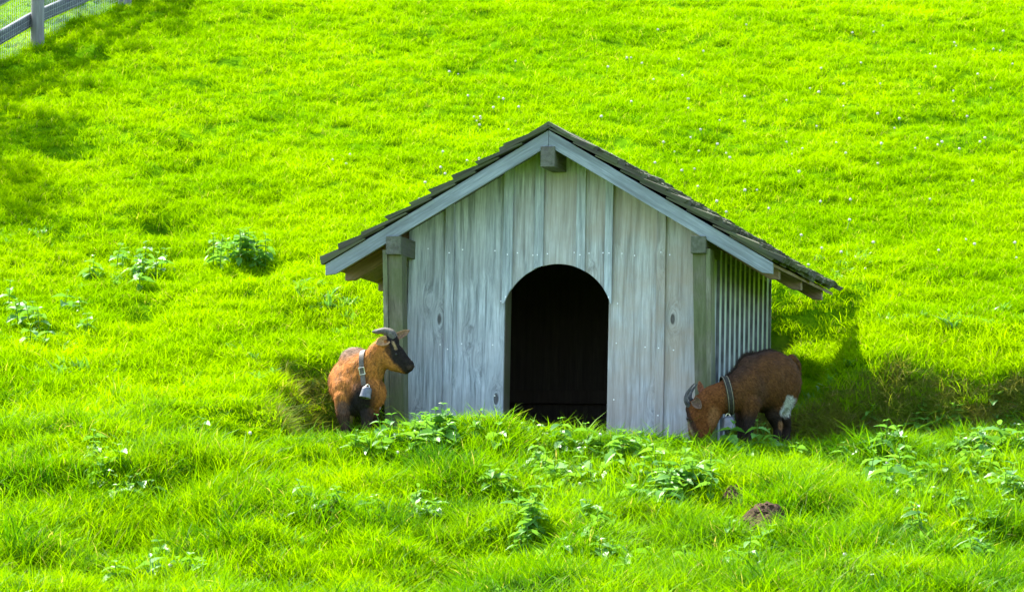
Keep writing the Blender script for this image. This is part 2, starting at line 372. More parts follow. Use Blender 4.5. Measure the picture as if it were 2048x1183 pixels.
t1 = front_piece('batten', -.822, -.757, -.022, -.001, brown=.1, tone=.46)
t2 = front_piece('batten', .712, .776, -.022, -.001, brown=.55, tone=.5)
for t, u in ((t1, -.79), (t2, .744)):
    for z in (1.46, .78, .3): nail(t, u, z, -.022)
fills = [front_piece('gable_board', a, b, -.016, -.001, True, br, to) for a, b, br, to in ((-.340, -.160, .3, .52), (-.116, .146, .4, .54), (.194, .346, .45, .54))]
covs = [front_piece('gable_batten', a, b, -.038, -.0165, True, br, to) for a, b, br, to in ((-.402, -.334, .05, .55), (-.172, -.108, .1, .5), (.138, .202, .15, .55), (.337, .392, .1, .56))]
# boards behind the gable boards, above the arch
for u in (-.30, -.19): nail(fills[0], u, 1.44, -.016)
for u in (-.08, .11): nail(fills[1], u, 1.44, -.016)
for u in (.22, .32): nail(fills[2], u, 1.44, -.016)
for c, u in zip(covs, (-.37, -.14, .17, .365)): nail(c, u, 1.44, -.038)
nail(covs[0], -.375, 1.13, -.038); nail(covs[3], .37, 1.13, -.038)
# door frame studs behind the boards
for u0, u1 in ((-.47, -.384), (.364, .45)):
    o = link('door_stud', box('door_stud', u0, u1, .028, .19, -.12, 1.5), M_post, hut); colour(o, .3, .25)
# knee posts leaning from the eave beams to the wall foot
def post(u0, u1, wt, wb, d, z1, z0=-.12, shift=0.0, name='post', m=M_post, brown=.2, tone=.5):
    v = [(u0 + shift, wb, z0), (u1 + shift, wb, z0), (u1 + shift, wb + d, z0), (u0 + shift, wb + d, z0), (u0, wt, z1), (u1, wt, z1), (u1, wt + d, z1), (u0, wt + d, z1)]
    me = mesh(name, v, [(3, 2, 1, 0), (4, 5, 6, 7), (0, 1, 5, 4), (1, 2, 6, 5), (2, 3, 7, 6), (3, 0, 4, 7)])
    o = link(name, me, m, hut); colour(o, brown, tone); return o
post(-1.155, -1.055, -.34, -.15, .13, 1.405); post(-1.190, -1.158, -.36, -.16, .15, 1.44, brown=.1, tone=.75, name='post_plank')
post(1.035, 1.125, -.34, -.15, .13, 1.405, shift=.01); post(1.128, 1.160, -.35, -.16, .15, 1.44, brown=.1, tone=.75, name='post_plank')
# beams: eave plates and ridge
for u0, u1, z0, z1, a in ((-1.16, -1.05, 1.405, 1.535, -.385), (1.03, 1.135, 1.405, 1.525, -.385), (-.052, .050, 2.015, 2.160, -.38)):
    o = link('roof_beam', box('roof_beam', u0, u1, a, 2.06, z0, z1, .004), M_beam, hut); colour(o, .15, .5 if u0 != -.052 else .62)
# bargeboards
def along_slope(name, poly, s, w0, w1, m, bevel):
    """prism whose local x runs down the slope, so the grain follows the board"""
    t = math.atan(SL) * s; ct, st_ = math.cos(t), math.sin(t)
    loc = [((a * ct - (b - APEX) * st_), (a * st_ + (b - APEX) * ct)) for a, b in poly]
    o = link(name, prism(name, loc, (1, 0, 0), (0, 0, 1), (0, 1, 0), w0, w1, bevel), m, hut); o.location = (0, 0, APEX); o.rotation_euler = (0, t, 0); return o
for s in (-1, 1):
    e = 1.605
    poly = [(0.001 * s, APEX), (e * s, roofz(e)), (e * s, roofz(e) - .078), ((e - .075) * s, roofz(e - .075) - .112), (.001 * s, APEX - .112)]
    o = along_slope('bargeboard', poly, s, -.365, -.335, M_barge, .002); colour(o, .05, .40)
# deck, rafters, shingles
roof = link('roof', None, None, hut) if False else None
v = []; f = []
for s in (-1, 1):
    k = len(v)
    e = 1.60
    for w in (-.333, 2.09):
        v += [(.0015 * s, w, APEX - .004), (e * s, w, roofz(e) - .004), (e * s, w, roofz(e) - .026), (.0015 * s, w, APEX - .026)]
    q = [(0, 1, 2, 3), (7, 6, 5, 4), (0, 4, 5, 1), (1, 5, 6, 2), (2, 6, 7, 3), (3, 7, 4, 0)]
    f += [tuple(k + i for i in a) for a in q]
roof = link('roof', mesh('roof', v, f), M_rough, hut); colour(roof, .4, .45)
rb = bmesh.new(); rb.from_mesh(roof.data); bmesh.ops.recalc_face_normals(rb, faces=rb.faces); rb.to_mesh(roof.data); rb.free()
for s in (-1, 1):
    for w in (.03, .90, 1.76):
        e = 1.575; poly = [(.05 * s, roofz(.05) - .028), (e * s, roofz(e) - .028), (e * s, roofz(e) - .10), ((e - .07) * s, roofz(e - .07) - .135), (.05 * s, roofz(.05) - .135)]
        o = along_slope('rafter', poly, s, w, w + .06, M_rough, .003); colour(o, .25, .42)
# teal paint mark under the roof edge
pl = math.atan(SL)
v = [(a, b, roofz(a) - .0285) for a, b in ((-.30, -.30), (-.24, -.31), (-.10, -.28), (-.07, -.20), (-.12, -.12), (-.22, -.10), (-.28, -.18))]
v += [(a, b, c + .004) for a, b, c in v]
o = link('paint_mark', mesh('paint_mark', v, [tuple(range(7)), tuple(range(13, 6, -1))] + [(i, (i + 1) % 7, (i + 1) % 7 + 7, i + 7) for i in range(7)]), M_teal, hut)
# shingles: separate pieces, each course lapped over the one below
sh_meshes = []
for k in range(9):
    wd = random.uniform(.185, .225); ln = .36; tk = random.uniform(.030, .044)
    g = [(0, 0), (wd, 0)]; nb = 5
    bm = bmesh.new()
    rows = []
    for zz in (0, tk):
        ring = []
        for i in range(nb + 1): ring.append(bm.verts.new((ln + random.uniform(-.022, .008), wd * i / nb, zz * random.uniform(.8, 1.12))))
        ring.append(bm.verts.new((0, wd, zz * .3))); ring.append(bm.verts.new((0, 0, zz * .3))); rows.append(ring)
    bm.faces.new(rows[0][::-1]); bm.faces.new(rows[1]); n_ = len(rows[0])
    for i in range(n_): bm.faces.new((rows[0][i], rows[0][(i + 1) % n_], rows[1][(i + 1) % n_], rows[1][i]))
    bmesh.ops.recalc_face_normals(bm, faces=bm.faces)
    me = bpy.data.meshes.new('shingle'); bm.to_mesh(me); bm.free(); me.materials.append(M_shingle); sh_meshes.append((me, wd))
slope_len = 1.645 / math.cos(pl)
for s in (-1, 1):
    ncourse = 10; ex = slope_len / ncourse
    for c in range(ncourse + 1):
        w = -.385 + random.uniform(-.012, .012)
        while w < 1.95:
            me, wd = random.choice(sh_meshes)
            o = bpy.data.objects.new('shingle', me); C.objects.link(o); o.parent = roof
            end = ex * (c + 1) if c < ncourse else slope_len - .02       # distance of the butt from the ridge
            d0 = end - .36 + random.uniform(-.022, .014)
            lift = .024 if c < ncourse else .0
            if c == ncourse: d0 -= .005
            tilt = pl + R(-4.6 if c < ncourse else -1.0) + R(random.uniform(-1.0, 1.0))
            if d0 < 0.0 - .0: d0 = max(d0, -.03 if s < 0 else .0)
            # local x runs down the slope, y along the ridge, z out of the roof
            X_ = Vector((s * math.cos(tilt), 0, -math.sin(tilt))); Y_ = Vector((0, 1, 0)); Z_ = X_.cross(Y_) * (1 if s > 0 else -1)
            if Z_.z < 0: Z_ = -Z_
            m3 = Matrix((X_, Y_, Z_)).transposed().to_4x4()
            o0 = Vector((s * d0 * math.cos(pl), w, APEX - d0 * math.sin(pl))) + Vector((s * math.sin(pl), 0, math.cos(pl))) * (.004 + (0.003 if c < ncourse else 0))
            m3.translation = o0
            o.matrix_local = m3; colour(o, random.uniform(0, .25), random.uniform(.15, .6))
            w += wd + random.uniform(.004, .012)
# ridge cap boards
for s in (-1, 1):
    for k, w in enumerate(np.arange(-.39, 1.9, .36)):
        L_ = .15
        v = [(0, 0, 0), (s * L_, 0, -SL * L_), (s * L_, .34, -SL * L_), (0, .34, 0)]
        v = v + [(a, b, c + .026) for a, b, c in v]
        o = link('ridge_shingle', mesh('ridge_shingle', v, [(0, 1, 2, 3), (7, 6, 5, 4), (0, 4, 5, 1), (1, 5, 6, 2), (2, 6, 7, 3), (3, 7, 4, 0)]), M_shingle, roof)
        bb = bmesh.new(); bb.from_mesh(o.data); bmesh.ops.recalc_face_normals(bb, faces=bb.faces); bb.to_mesh(o.data); bb.free()
        o.location = (0, w + random.uniform(-.01, .01), APEX + .034 + .003 * s + random.uniform(-.004, .004)); colour(o, random.uniform(0, .2), random.uniform(.4, .75))
# side walls: trapezoid-ribbed sheet
def sheet(u, s):
    P = .178; prof = []; w = .035
    while w < 2.10:
        for dw, h in ((0, 0), (.085, 0), (.096, .022), (.166, .022)): prof.append((min(w + dw, 2.097), h))
        w += P
    v = []; f = []
    for z in (-.12, 1.56):
        for w_, h in prof: v.append((u + s * h, w_, z))
    n = len(prof)
    for i in range(n - 1): f.append((i, i + 1, n + i + 1, n + i))
    me = mesh('side_sheet', v, f); o = link('side_sheet', me, M_sheet, hut); me.materials.append(M_rib_shade)
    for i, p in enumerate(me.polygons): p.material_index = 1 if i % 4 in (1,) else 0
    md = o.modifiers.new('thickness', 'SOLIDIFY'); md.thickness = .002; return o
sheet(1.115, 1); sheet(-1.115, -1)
# rear wall boards and earth floor
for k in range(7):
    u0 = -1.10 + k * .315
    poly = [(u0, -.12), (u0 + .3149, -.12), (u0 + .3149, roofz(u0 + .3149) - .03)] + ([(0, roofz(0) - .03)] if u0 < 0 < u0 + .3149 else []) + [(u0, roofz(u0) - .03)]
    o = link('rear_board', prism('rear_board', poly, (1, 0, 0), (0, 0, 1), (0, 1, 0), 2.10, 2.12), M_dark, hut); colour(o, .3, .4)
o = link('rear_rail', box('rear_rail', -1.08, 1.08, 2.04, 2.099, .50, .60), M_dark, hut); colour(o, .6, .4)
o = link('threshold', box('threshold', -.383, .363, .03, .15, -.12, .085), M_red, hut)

# ------------------------------------------------------------------ goats
def blob_mesh(parts, voxel=.0075, smooth=10):
    """union of tapered capsules -> one continuous skin"""
    bm = bmesh.new()
    for (a, ra, b, rb_) in parts:
        a, b = Vector(a), Vector(b); d = b - a; ln = d.length
        q = d.to_track_quat('Z', 'Y') if ln > 1e-6 else Vector((0, 0, 1)).to_track_quat('Z', 'Y')
        seg = 20; prof = []
        for i in range(7): t = math.pi / 2 * (1 - i / 6); prof.append((ra * math.cos(t), -ra * math.sin(t)))
        for i in range(1, 4): prof.append((ra + (rb_ - ra) * i / 4, ln * i / 4))
        for i in range(7): t = math.pi / 2 * i / 6; prof.append((rb_ * math.cos(t), ln + rb_ * math.sin(t)))
        rings = []
        for r_, z in prof:
            if r_ < 1e-5: rings.append([bm.verts.new(a + q @ Vector((0, 0, z)))])
            else: rings.append([bm.verts.new(a + q @ Vector((r_ * math.cos(2 * math.pi * k / seg), r_ * math.sin(2 * math.pi * k / seg), z))) for k in range(seg)])
        for r0, r1 in zip(rings, rings[1:]):
            for k in range(seg):
                if len(r0) == 1: bm.faces.new((r0[0], r1[(k + 1) % seg], r1[k]))
                elif len(r1) == 1: bm.faces.new((r0[k], r0[(k + 1) % seg], r1[0]))
                else: bm.faces.new((r0[k], r0[(k + 1) % seg], r1[(k + 1) % seg], r1[k]))
    bmesh.ops.recalc_face_normals(bm, faces=bm.faces)
    me = bpy.data.meshes.new('tmp'); bm.to_mesh(me); bm.free()
    ob = bpy.data.objects.new('tmp', me); C.objects.link(ob)
    rm = ob.modifiers.new('r', 'REMESH'); rm.mode = 'VOXEL'; rm.voxel_size = voxel; rm.use_smooth_shade = True
    sm = ob.modifiers.new('s', 'SMOOTH'); sm.factor = .5; sm.iterations = smooth
    dg = bpy.context.evaluated_depsgraph_get()
    res = bpy.data.meshes.new_from_object(ob.evaluated_get(dg)); bpy.data.objects.remove(ob); bpy.data.meshes.remove(me)
    res.polygons.foreach_set('use_smooth', [True] * len(res.polygons)); return res

M_coat, nt, bs, out = mat('goat_coat')
ca = N(nt, 'ShaderNodeAttribute', attribute_name='coat'); tc = N(nt, 'ShaderNodeTexCoord')
n = N(nt, 'ShaderNodeTexNoise', i_Scale=70.0, i_Detail=5.0); L(nt, tc.outputs['Object'], n.inputs['Vector'])
r = ramp(nt, n.outputs[0], [(.3, (.55,) * 3), (.7, (1.3,) * 3)])
L(nt, mix(nt, 1.0, ca.outputs['Color'], r.outputs[0], 'MULTIPLY'), bs.inputs['Base Color'])
bs.inputs['Roughness'].default_value = .9; bs.inputs['Specular IOR Level'].default_value = .06
bu = N(nt, 'ShaderNodeBump', i_Strength=.6, i_Distance=.006); L(nt, n.outputs[0], bu.inputs['Height']); L(nt, bu.outputs[0], bs.inputs['Normal'])
M_hair, nt, bs, out = mat('goat_hair')
ca = N(nt, 'ShaderNodeAttribute', attribute_name='coat'); L(nt, ca.outputs['Color'], bs.inputs['Base Color']); bs.inputs['Roughness'].default_value = .65; bs.inputs['Specular IOR Level'].default_value = .08

class Goat:
    def __init__(s, name, label, Yg, foot):
        s.Y = Yg; p = at(*foot, Yg); s.root = empty(name, (p[0], Yg, float(hill(p[0], Yg)))); s.off = Vector(s.root.location); s.sc = F / Yg * math.cos(PITCH)
        tag(s.root, label, 'goat', 'goats beside the hut'); s.parts = []
    def p(s, px, py, dy=0.0): return Vector(at(px, py, s.Y + dy)) - s.off
    def chain(s, pts, flat=None):
        q = [(s.p(x, y, d), r / s.sc) for x, y, d, r in pts]
        for (a, ra), (b, rb_) in zip(q, q[1:]): s.parts.append((a, ra, b, rb_))
    def ball(s, x, y, d, r): a = s.p(x, y, d); s.parts.append((a, r / s.sc, a + Vector((0, 0, .001)), r / s.sc))
    def leg(s, pts):
        # last point reaches the ground
        q = [(s.p(x, y, d), r / s.sc) for x, y, d, r in pts]
        g = q[-1][0]; w = g + s.off; gz = float(hill(w.x, w.y)) - s.off.z; foot = Vector((g.x, g.y, gz + .012)); q[-1] = (foot + Vector((0, 0, .03)), q[-1][1]); q.append((foot, q[-1][1] * 1.1))
        for (a, ra), (b, rb_) in zip(q, q[1:]): s.parts.append((a, ra, b, rb_))
    def build(s, colour_fn, nhair, flow):
        me = blob_mesh(s.parts); s.body = link('body', me, M_coat, s.root)
        V = np.empty(len(me.vertices) * 3, np.float32); me.vertices.foreach_get('co', V); V = V.reshape(-1, 3)
        W = V + np.array(s.off)[None]; px, py = to_px(W); dy = W[:, 1] - s.Y
        col = colour_fn(px, py, dy); ca = me.attributes.new('coat', 'FLOAT_COLOR', 'POINT')
        ca.data.foreach_set('color', np.concatenate([col, np.ones((len(col), 1))], 1).astype(np.float32).ravel())
        s.bvh = BVHTree.FromPolygons([tuple(v) for v in V], [tuple(p.vertices) for p in me.polygons])
        # coat of short hairs
        nv = np.empty(len(me.vertices) * 3, np.float32); me.vertices.foreach_get('normal', nv); nv = nv.reshape(-1, 3)
        hs = rng.integers(0, len(V), nhair); P = V[hs] + rng.normal(0, .003, (nhair, 3)); Nn = nv[hs]
        fl = flow(px[hs], py[hs], dy[hs]); fl = fl - (fl * Nn).sum(1, keepdims=True) * Nn
        fl /= np.linalg.norm(fl, axis=1, keepdims=True) + 1e-6
        D = fl + Nn * rng.uniform(.05, .28, (nhair, 1)) + rng.normal(0, .09, (nhair, 3)); D /= np.linalg.norm(D, axis=1, keepdims=True)
        head = s.head_mask(px[hs], py[hs], dy[hs])
        ln = rng.uniform(.014, .034, (nhair, 1)) * np.where(head, .5, 1.0)[:, None]
        Sx = np.cross(D, Nn + rng.normal(0, .3, (nhair, 3))); Sx /= np.linalg.norm(Sx, axis=1, keepdims=True) + 1e-6
        wd = rng.uniform(.0010, .0024, (nhair, 1)); P = P - Nn * .002
        vv = np.stack([P - Sx * wd, P + Sx * wd, P + D * ln], 1).reshape(-1, 3)
        hm = np_mesh('fur', vv, tris=np.arange(nhair * 3).reshape(-1, 3))
        hc = col[hs] * rng.uniform(.4, 1.75, (nhair, 1)); hc = np.repeat(np.concatenate([hc, np.ones((nhair, 1))], 1), 3, 0)
        a2 = hm.attributes.new('coat', 'FLOAT_COLOR', 'POINT'); a2.data.foreach_set('color', hc.astype(np.float32).ravel())
        o = link('fur', hm, M_hair, s.root); tag(o, kind='stuff')
    def ear(s, base, tip, width, colr, cup=.35, facing=(0, -1, .2)):
        a, b = s.p(*base), s.p(*tip); d = b - a; ln = d.length; d.normalize(); n = Vector(facing); n = (n - d * n.dot(d)).normalized(); sd = d.cross(n); w = width / s.sc
        v = []; f = []; rows = 9; cols = 7
        for i in range(rows):
            t = i / (rows - 1); hw = w * .5 * (math.sin(math.pi * min(1, .16 + .84 * t) ** .9) ** .75 if t < 1 else 0.02) + .001
            for j in range(cols):
                q = (j / (cols - 1) * 2 - 1); v.append(a + d * (ln * t) + sd * (hw * q) + n * (-(1 - q * q) * hw * cup * 2 + .01 * t * t))
        for i in range(rows - 1):
            for j in range(cols - 1): f.append((i * cols + j, i * cols + j + 1, (i + 1) * cols + j + 1, (i + 1) * cols + j))
        me = mesh('ear', v, f, True); o = link('ear', me, M_coat, s.root)
        ca = me.attributes.new('coat', 'FLOAT_COLOR', 'POINT'); ca.data.foreach_set('color', np.tile((*colr, 1), len(v)).astype(np.float32))
        md = o.modifiers.new('thickness', 'SOLIDIFY'); md.thickness = .006; md.offset = 0; sb = o.modifiers.new('sub', 'SUBSURF'); sb.levels = 1; sb.render_levels = 1
    def horn(s, pts, m, rings=14):
        # smooth curve through the points with growth rings
        P = [(s.p(x, y, d), r / s.sc) for x, y, d, r in pts]; out = []; rad = []
        for k in range(len(P) - 1):
            p0 = P[max(k - 1, 0)][0]; p1 = P[k][0]; p2 = P[k + 1][0]; p3 = P[min(k + 2, len(P) - 1)][0]
            for i in range(7):
                t = i / 7; c = .5 * ((2 * p1) + (p2 - p0) * t + (2 * p0 - 5 * p1 + 4 * p2 - p3) * t * t + (3 * p1 - p0 - 3 * p2 + p3) * t ** 3)
                out.append(c); rad.append((P[k][1] * (1 - t) + P[k + 1][1] * t) * (1 + .09 * (len(out) % 2)))
        out.append(P[-1][0]); rad.append(P[-1][1] * .5)
        v, f = tube(out, rad, 12); o = link('horn', mesh('horn', v, f, True), m, s.root)
    def collar(s, c, e1, e2, width, m, stitch=None, rmax=.17):
        """strap round the neck: ring plane spanned by e1,e2; strap lies on the skin"""
        c = s.p(*c); e1 = Vector(e1).normalized(); e2 = Vector(e2); e2 = (e2 - e1 * e2.dot(e1)).normalized(); ax = e1.cross(e2).normalized()
        n = 48; w = width / s.sc; rr = []
        for k in range(n):
            t = 2 * math.pi * k / n; d = e1 * math.cos(t) + e2 * math.sin(t); rs = []
            for sh in (-.5, 0, .5):
                h = s.bvh.ray_cast(c + ax * (sh * w), d, .3); rs.append(h[3] if h[0] is not None else rmax)
            rr.append(min(max(rs), rmax) + .004)
        for _ in range(3): rr = [max(rr[k], (rr[k - 1] + rr[k] + rr[(k + 1) % n]) / 3) if False else (rr[k - 1] + 2 * rr[k] + rr[(k + 1) % n]) / 4 + .0012 for k in range(n)]
        def strap(name, off, wid, lift, m, thick, parent):
            v = []; f = []
            for k in range(n):
                t = 2 * math.pi * k / n; d = e1 * math.cos(t) + e2 * math.sin(t)
                for (q, hh) in ((-.5, 0), (.5, 0), (.5, thick), (-.5, thick)): v.append(c + ax * (off * w + q * wid) + d * (rr[k] + lift + hh))
            for k in range(n):
                for j in range(4): f.append((k * 4 + j, k * 4 + (j + 1) % 4, ((k + 1) % n) * 4 + (j + 1) % 4, ((k + 1) % n) * 4 + j))
            me = mesh(name, v, f); b = bmesh.new(); b.from_mesh(me); bmesh.ops.recalc_face_normals(b, faces=b.faces); b.to_mesh(me); b.free()
            return link(name, me, m, parent)
        st = strap('collar', 0, w, 0, m, .004, s.root)
        if stitch:
            for q in (-.36, .36): strap('stitching', q, .0022, .004, stitch, .0012, st)
        s.ring = (c, e1, e2, ax, rr, n, w); return st
    def ring_point(s, deg, lift=.006):
        c, e1, e2, ax, rr, n, w = s.ring; t = R(deg); d = e1 * math.cos(t) + e2 * math.sin(t); return c + d * (rr[int(round(deg / 360 * n)) % n] + lift), d, ax
    def bell(s, top, size, tilt=(0, 0, 1), parent=None):
        """domed sheet-metal bell, oval, with loop and clapper"""
        w, h = size[0] / s.sc, size[1] / s.sc; a = s.p(*top); up = Vector(tilt).normalized(); xx = Vector((1, 0, 0)); xx = (xx - up * xx.dot(up)).normalized(); yy = up.cross(xx); v = []; f = []; seg = 24
        prof = [(.05, 0), (.30, -.03), (.40, -.12), (.44, -.3), (.46, -.6), (.50, -.92), (.52, -1.0), (.48, -1.0), (.43, -.6), (.38, -.15)]
        for r_, z in prof:
            for k in range(seg): t = 2 * math.pi * k / seg; v.append(a + xx * (w * r_ * math.cos(t)) + yy * (w * .72 * r_ * math.sin(t)) + up * (h * z))
        for i in range(len(prof) - 1):
            for k in range(seg): f.append((i * seg + k, i * seg + (k + 1) % seg, (i + 1) * seg + (k + 1) % seg, (i + 1) * seg + k))
        f.append(tuple(range(seg)))
        o = link('bell', mesh('bell', v, f, True), M_bell, s.root)
        lv, lf = tube([a + xx * (w * .16 * math.cos(t)) + up * (w * .2 * math.sin(t)) for t in np.linspace(0, math.pi, 8)], [.003] * 8, 6); link('loop', mesh('loop', lv, lf), M_brass, o)
        cv, cf = tube([a - up * (h * .2), a - up * (h * .8), a - up * (h * 1.02)], [.003, .004, .008], 8); link('clapper', mesh('clapper', cv, cf), M_leather_dark, o)

def blend(c, m, k): 
    m = np.clip(m, 0, 1)[:, None]; return c * (1 - m) + np.array(k)[None] * m
def ell(px, py, cx, cy, rx, ry, soft=.35):
    d = np.sqrt(((px - cx) / rx) ** 2 + ((py - cy) / ry) ** 2); return sstep(1 + soft, 1 - soft, d)
def seg_d(px, py, x0, y0, x1, y1):
    dx, dy = x1 - x0, y1 - y0; t = np.clip(((px - x0) * dx + (py - y0) * dy) / (dx * dx + dy * dy), 0, 1); return np.hypot(px - x0 - t * dx, py - y0 - t * dy)

# --- goat looking to the side, left of the hut
g = Goat('goat', 'tan and black goat with pale bell standing in sun, head turned to the hut', 29.30, (715, 880))
g.chain([(735, 786, .02, 38), (716, 768, .16, 50), (709, 766, .42, 54), (712, 766, .66, 46)])
g.chain([(726, 742, .06, 33), (712, 728, .22, 33), (710, 728, .60, 34)])
g.ball(695, 780, .08, 32); g.ball(744, 782, .10, 28); g.ball(728, 798, .0, 26); g.ball(712, 806, .06, 26)
g.chain([(730, 758, .04, 34), (745, 730, .0, 29), (762, 704, -.03, 25)])
g.chain([(772, 694, -.04, 23), (790, 707, -.055, 19), (806, 723, -.065, 15), (816, 731, -.07, 13)])
g.chain([(772, 712, -.045, 23), (790, 725, -.06, 18), (811, 737, -.07, 11)])
g.ball(784, 683, -.035, 15); g.ball(787, 690, -.085, 8)
g.leg([(687, 796, .02, 20), (686, 826, .0, 14), (690, 852, -.01, 9), (690, 880, .0, 6.5), (690, 900, -.01, 7.5)])
g.leg([(735, 798, .02, 20), (734, 826, -.02, 14), (733, 852, -.03, 9), (732, 880, -.02, 6.5), (732, 900, -.03, 7.5)])
g.leg([(690, 792, .60, 26), (694, 826, .64, 15), (700, 852, .72, 8.5), (701, 880, .68, 6.5), (701, 900, .66, 7.5)])
g.leg([(738, 792, .60, 26), (744, 826, .64, 15), (749, 852, .72, 8.5), (748, 880, .68, 6.5), (748, 900, .66, 7.5)])
g.chain([(712, 742, .84, 12), (714, 752, .92, 7)])
g.head_mask = lambda px, py, dy: (px > 760) & (py < 760)
def col_left(px, py, dy):
    c = np.tile(np.array([.37, .138, .03]), (len(px), 1)); nz = pnoise(px / 9, py / 14 + dy * 20)
    c = c * (1 + .35 * nz[:, None]); c = blend(c, np.clip(2.2 * pnoise(px / 5 + 3, py / 16 + dy * 9) - .15, 0, .7) * (py > 700), (.10, .05, .02))
    c = blend(c, sstep(735, 700, py) * sstep(745, 715, px) * sstep(.02, .10, dy) * .85, (.11, .085, .062))
    c = blend(c, ell(px, py, 724, 802, 26, 42, .55) * (dy < .16), (.018, .015, .013))
    c = blend(c, ell(px, py, 712, 815, 16, 24) * (dy < .2), (.018, .015, .013))
    c = blend(c, sstep(812, 835, py) * .92, (.025, .020, .018))
    c = blend(c, ell(px, py, 686, 815, 14, 14) * (dy < .15) * .75, (.05, .042, .04))
    c = blend(c, ell(px, py, 705, 838, 22, 9) * (dy > .2) * .8, (.30, .22, .10))
    hd = (px > 755) & (py < 760) & (dy < .12)
    c = blend(c, hd * sstep(700, 745, py) * .5, (.33, .15, .04))
    c = blend(c, hd * sstep(17, 9, seg_d(px, py, 782, 668, 797, 708)), (.020, .016, .013))
    c = blend(c, hd * sstep(22, 13, seg_d(px, py, 800, 712, 822, 735)), (.018, .014, .012))
    c = blend(c, hd * sstep(9, 5, seg_d(px, py, 776, 698, 792, 720)) * .8, (.020, .016, .013))
    c = blend(c, hd * sstep(3.4, 1.6, seg_d(px, py, 786, 684, 792, 697)) * (dy < -.02), (.30, .20, .09))
    c = blend(c, ell(px, py, 821, 734, 7, 5) * hd * .5, (.07, .045, .035))
    return c
def flow_left(px, py, dy):
    f = np.tile(np.array([.0, .45, -.9]), (len(px), 1)); hd = (px > 755) & (py < 760); f[hd] = (-.7, .1, .5)
    nk = (px > 725) & (py < 760) & ~hd; f[nk] = (-.5, .2, -.8); return f
g.build(col_left, 26000, flow_left)
g.ear((777, 677, -.105), (751, 689, -.16), 21, (.34, .19, .085), .28, (.1, -1, .35))
g.ear((791, 674, .03), (819, 661, .07), 15, (.22, .13, .07), .3, (.1, -1, .3))
g.horn([(786, 677, -.06, 7), (780, 667, -.065, 7.2), (768, 662, -.06, 6.2), (755, 663, -.055, 4.2), (744, 663, -.05, 1.6)], M_horn)
g.horn([(789, 675, .0, 7), (783, 665, .01, 7), (770, 660, .03, 5.6), (758, 661, .04, 4), (749, 660, .05, 1.6)], M_horn)
def eye(g, px, py, dy, r):
    bm = bmesh.new(); bmesh.ops.create_uvsphere(bm, u_segments=14, v_segments=9, radius=r / g.sc); me = bpy.data.meshes.new('eye'); bm.to_mesh(me); bm.free()
    me.polygons.foreach_set('use_smooth', [True] * len(me.polygons))
    p = g.p(px, py, -.5); h = g.bvh.ray_cast(p, Vector((0, 1, 0)), 1.5); o = link('eye', me, M_eye, g.root); o.location = (h[0] + Vector((0, r / g.sc * .35, 0))) if h[0] is not None else g.p(px, py, dy)
eye(g, 789, 700, -.1, 2.6)
g.collar((733, 738, .0), (-.02, .35, 1.0), (-.35, -1, .12), 10, M_leather)
p, d, ax = g.ring_point(118, .006)
xx = d.cross(ax).normalized(); bw_, bh_ = 11 / g.sc, 14 / g.sc
pts = [p + ax * (sx * bw_ / 2) + xx * (sy * bh_ / 2) for sx, sy in ((-1, -1), (1, -1), (1, 1), (-1, 1), (-1, -1), (1, -1))]
v, f = tube(pts, [.0032] * 6, 6); link('buckle', mesh('buckle', v, f), M_brass, g.root)
g.bell((735, 773, -.150), (23, 23), (.22, .15, 1))

# --- goat grazing in the hut's shade
g = Goat('goat', 'dark rusty brown goat with white thigh patch grazing in the shade by the ribbed wall', 29.05, (1510, 885))
g.chain([(1497, 776, .08, 46), (1522, 764, .18, 58), (1540, 764, .28, 64), (1549, 764, .38, 52)])
g.chain([(1553, 752, .38, 44), (1556, 785, .36, 42)])
g.ball(1505, 748, .14, 38); g.ball(1490, 792, .04, 32)
g.chain([(1488, 780, .06, 42), (1456, 793, .01, 34), (1428, 799, -.02, 30)])
g.chain([(1411, 811, -.03, 28), (1399, 834, -.04, 26), (1394, 860, -.05, 18), (1395, 884, -.055, 13)])
g.chain([(1424, 815, -.03, 24), (1414, 846, -.04, 20), (1402, 878, -.05, 13)])
g.ball(1389, 818, -.03, 18)
g.leg([(1500, 806, .0, 24), (1498, 834, -.01, 14), (1497, 856, -.02, 9.5), (1496, 880, -.01, 7), (1495, 900, -.02, 8)])
g.leg([(1486, 806, .24, 22), (1484, 834, .23, 13), (1483, 856, .22, 9), (1482, 880, .23, 7), (1481, 900, .22, 8)])
g.leg([(1548, 796, .22, 32), (1546, 826, .22, 17), (1556, 854, .28, 9.5), (1553, 880, .26, 7), (1551, 900, .24, 8)])
g.leg([(1564, 796, .46, 28), (1566, 826, .48, 16), (1573, 854, .54, 9.5), (1570, 880, .52, 7), (1568, 900, .50, 8)])
g.chain([(1583, 716, .52, 9), (1594, 728, .56, 8), (1598, 745, .58, 5)])
g.head_mask = lambda px, py, dy: (px < 1440) & (py > 760)
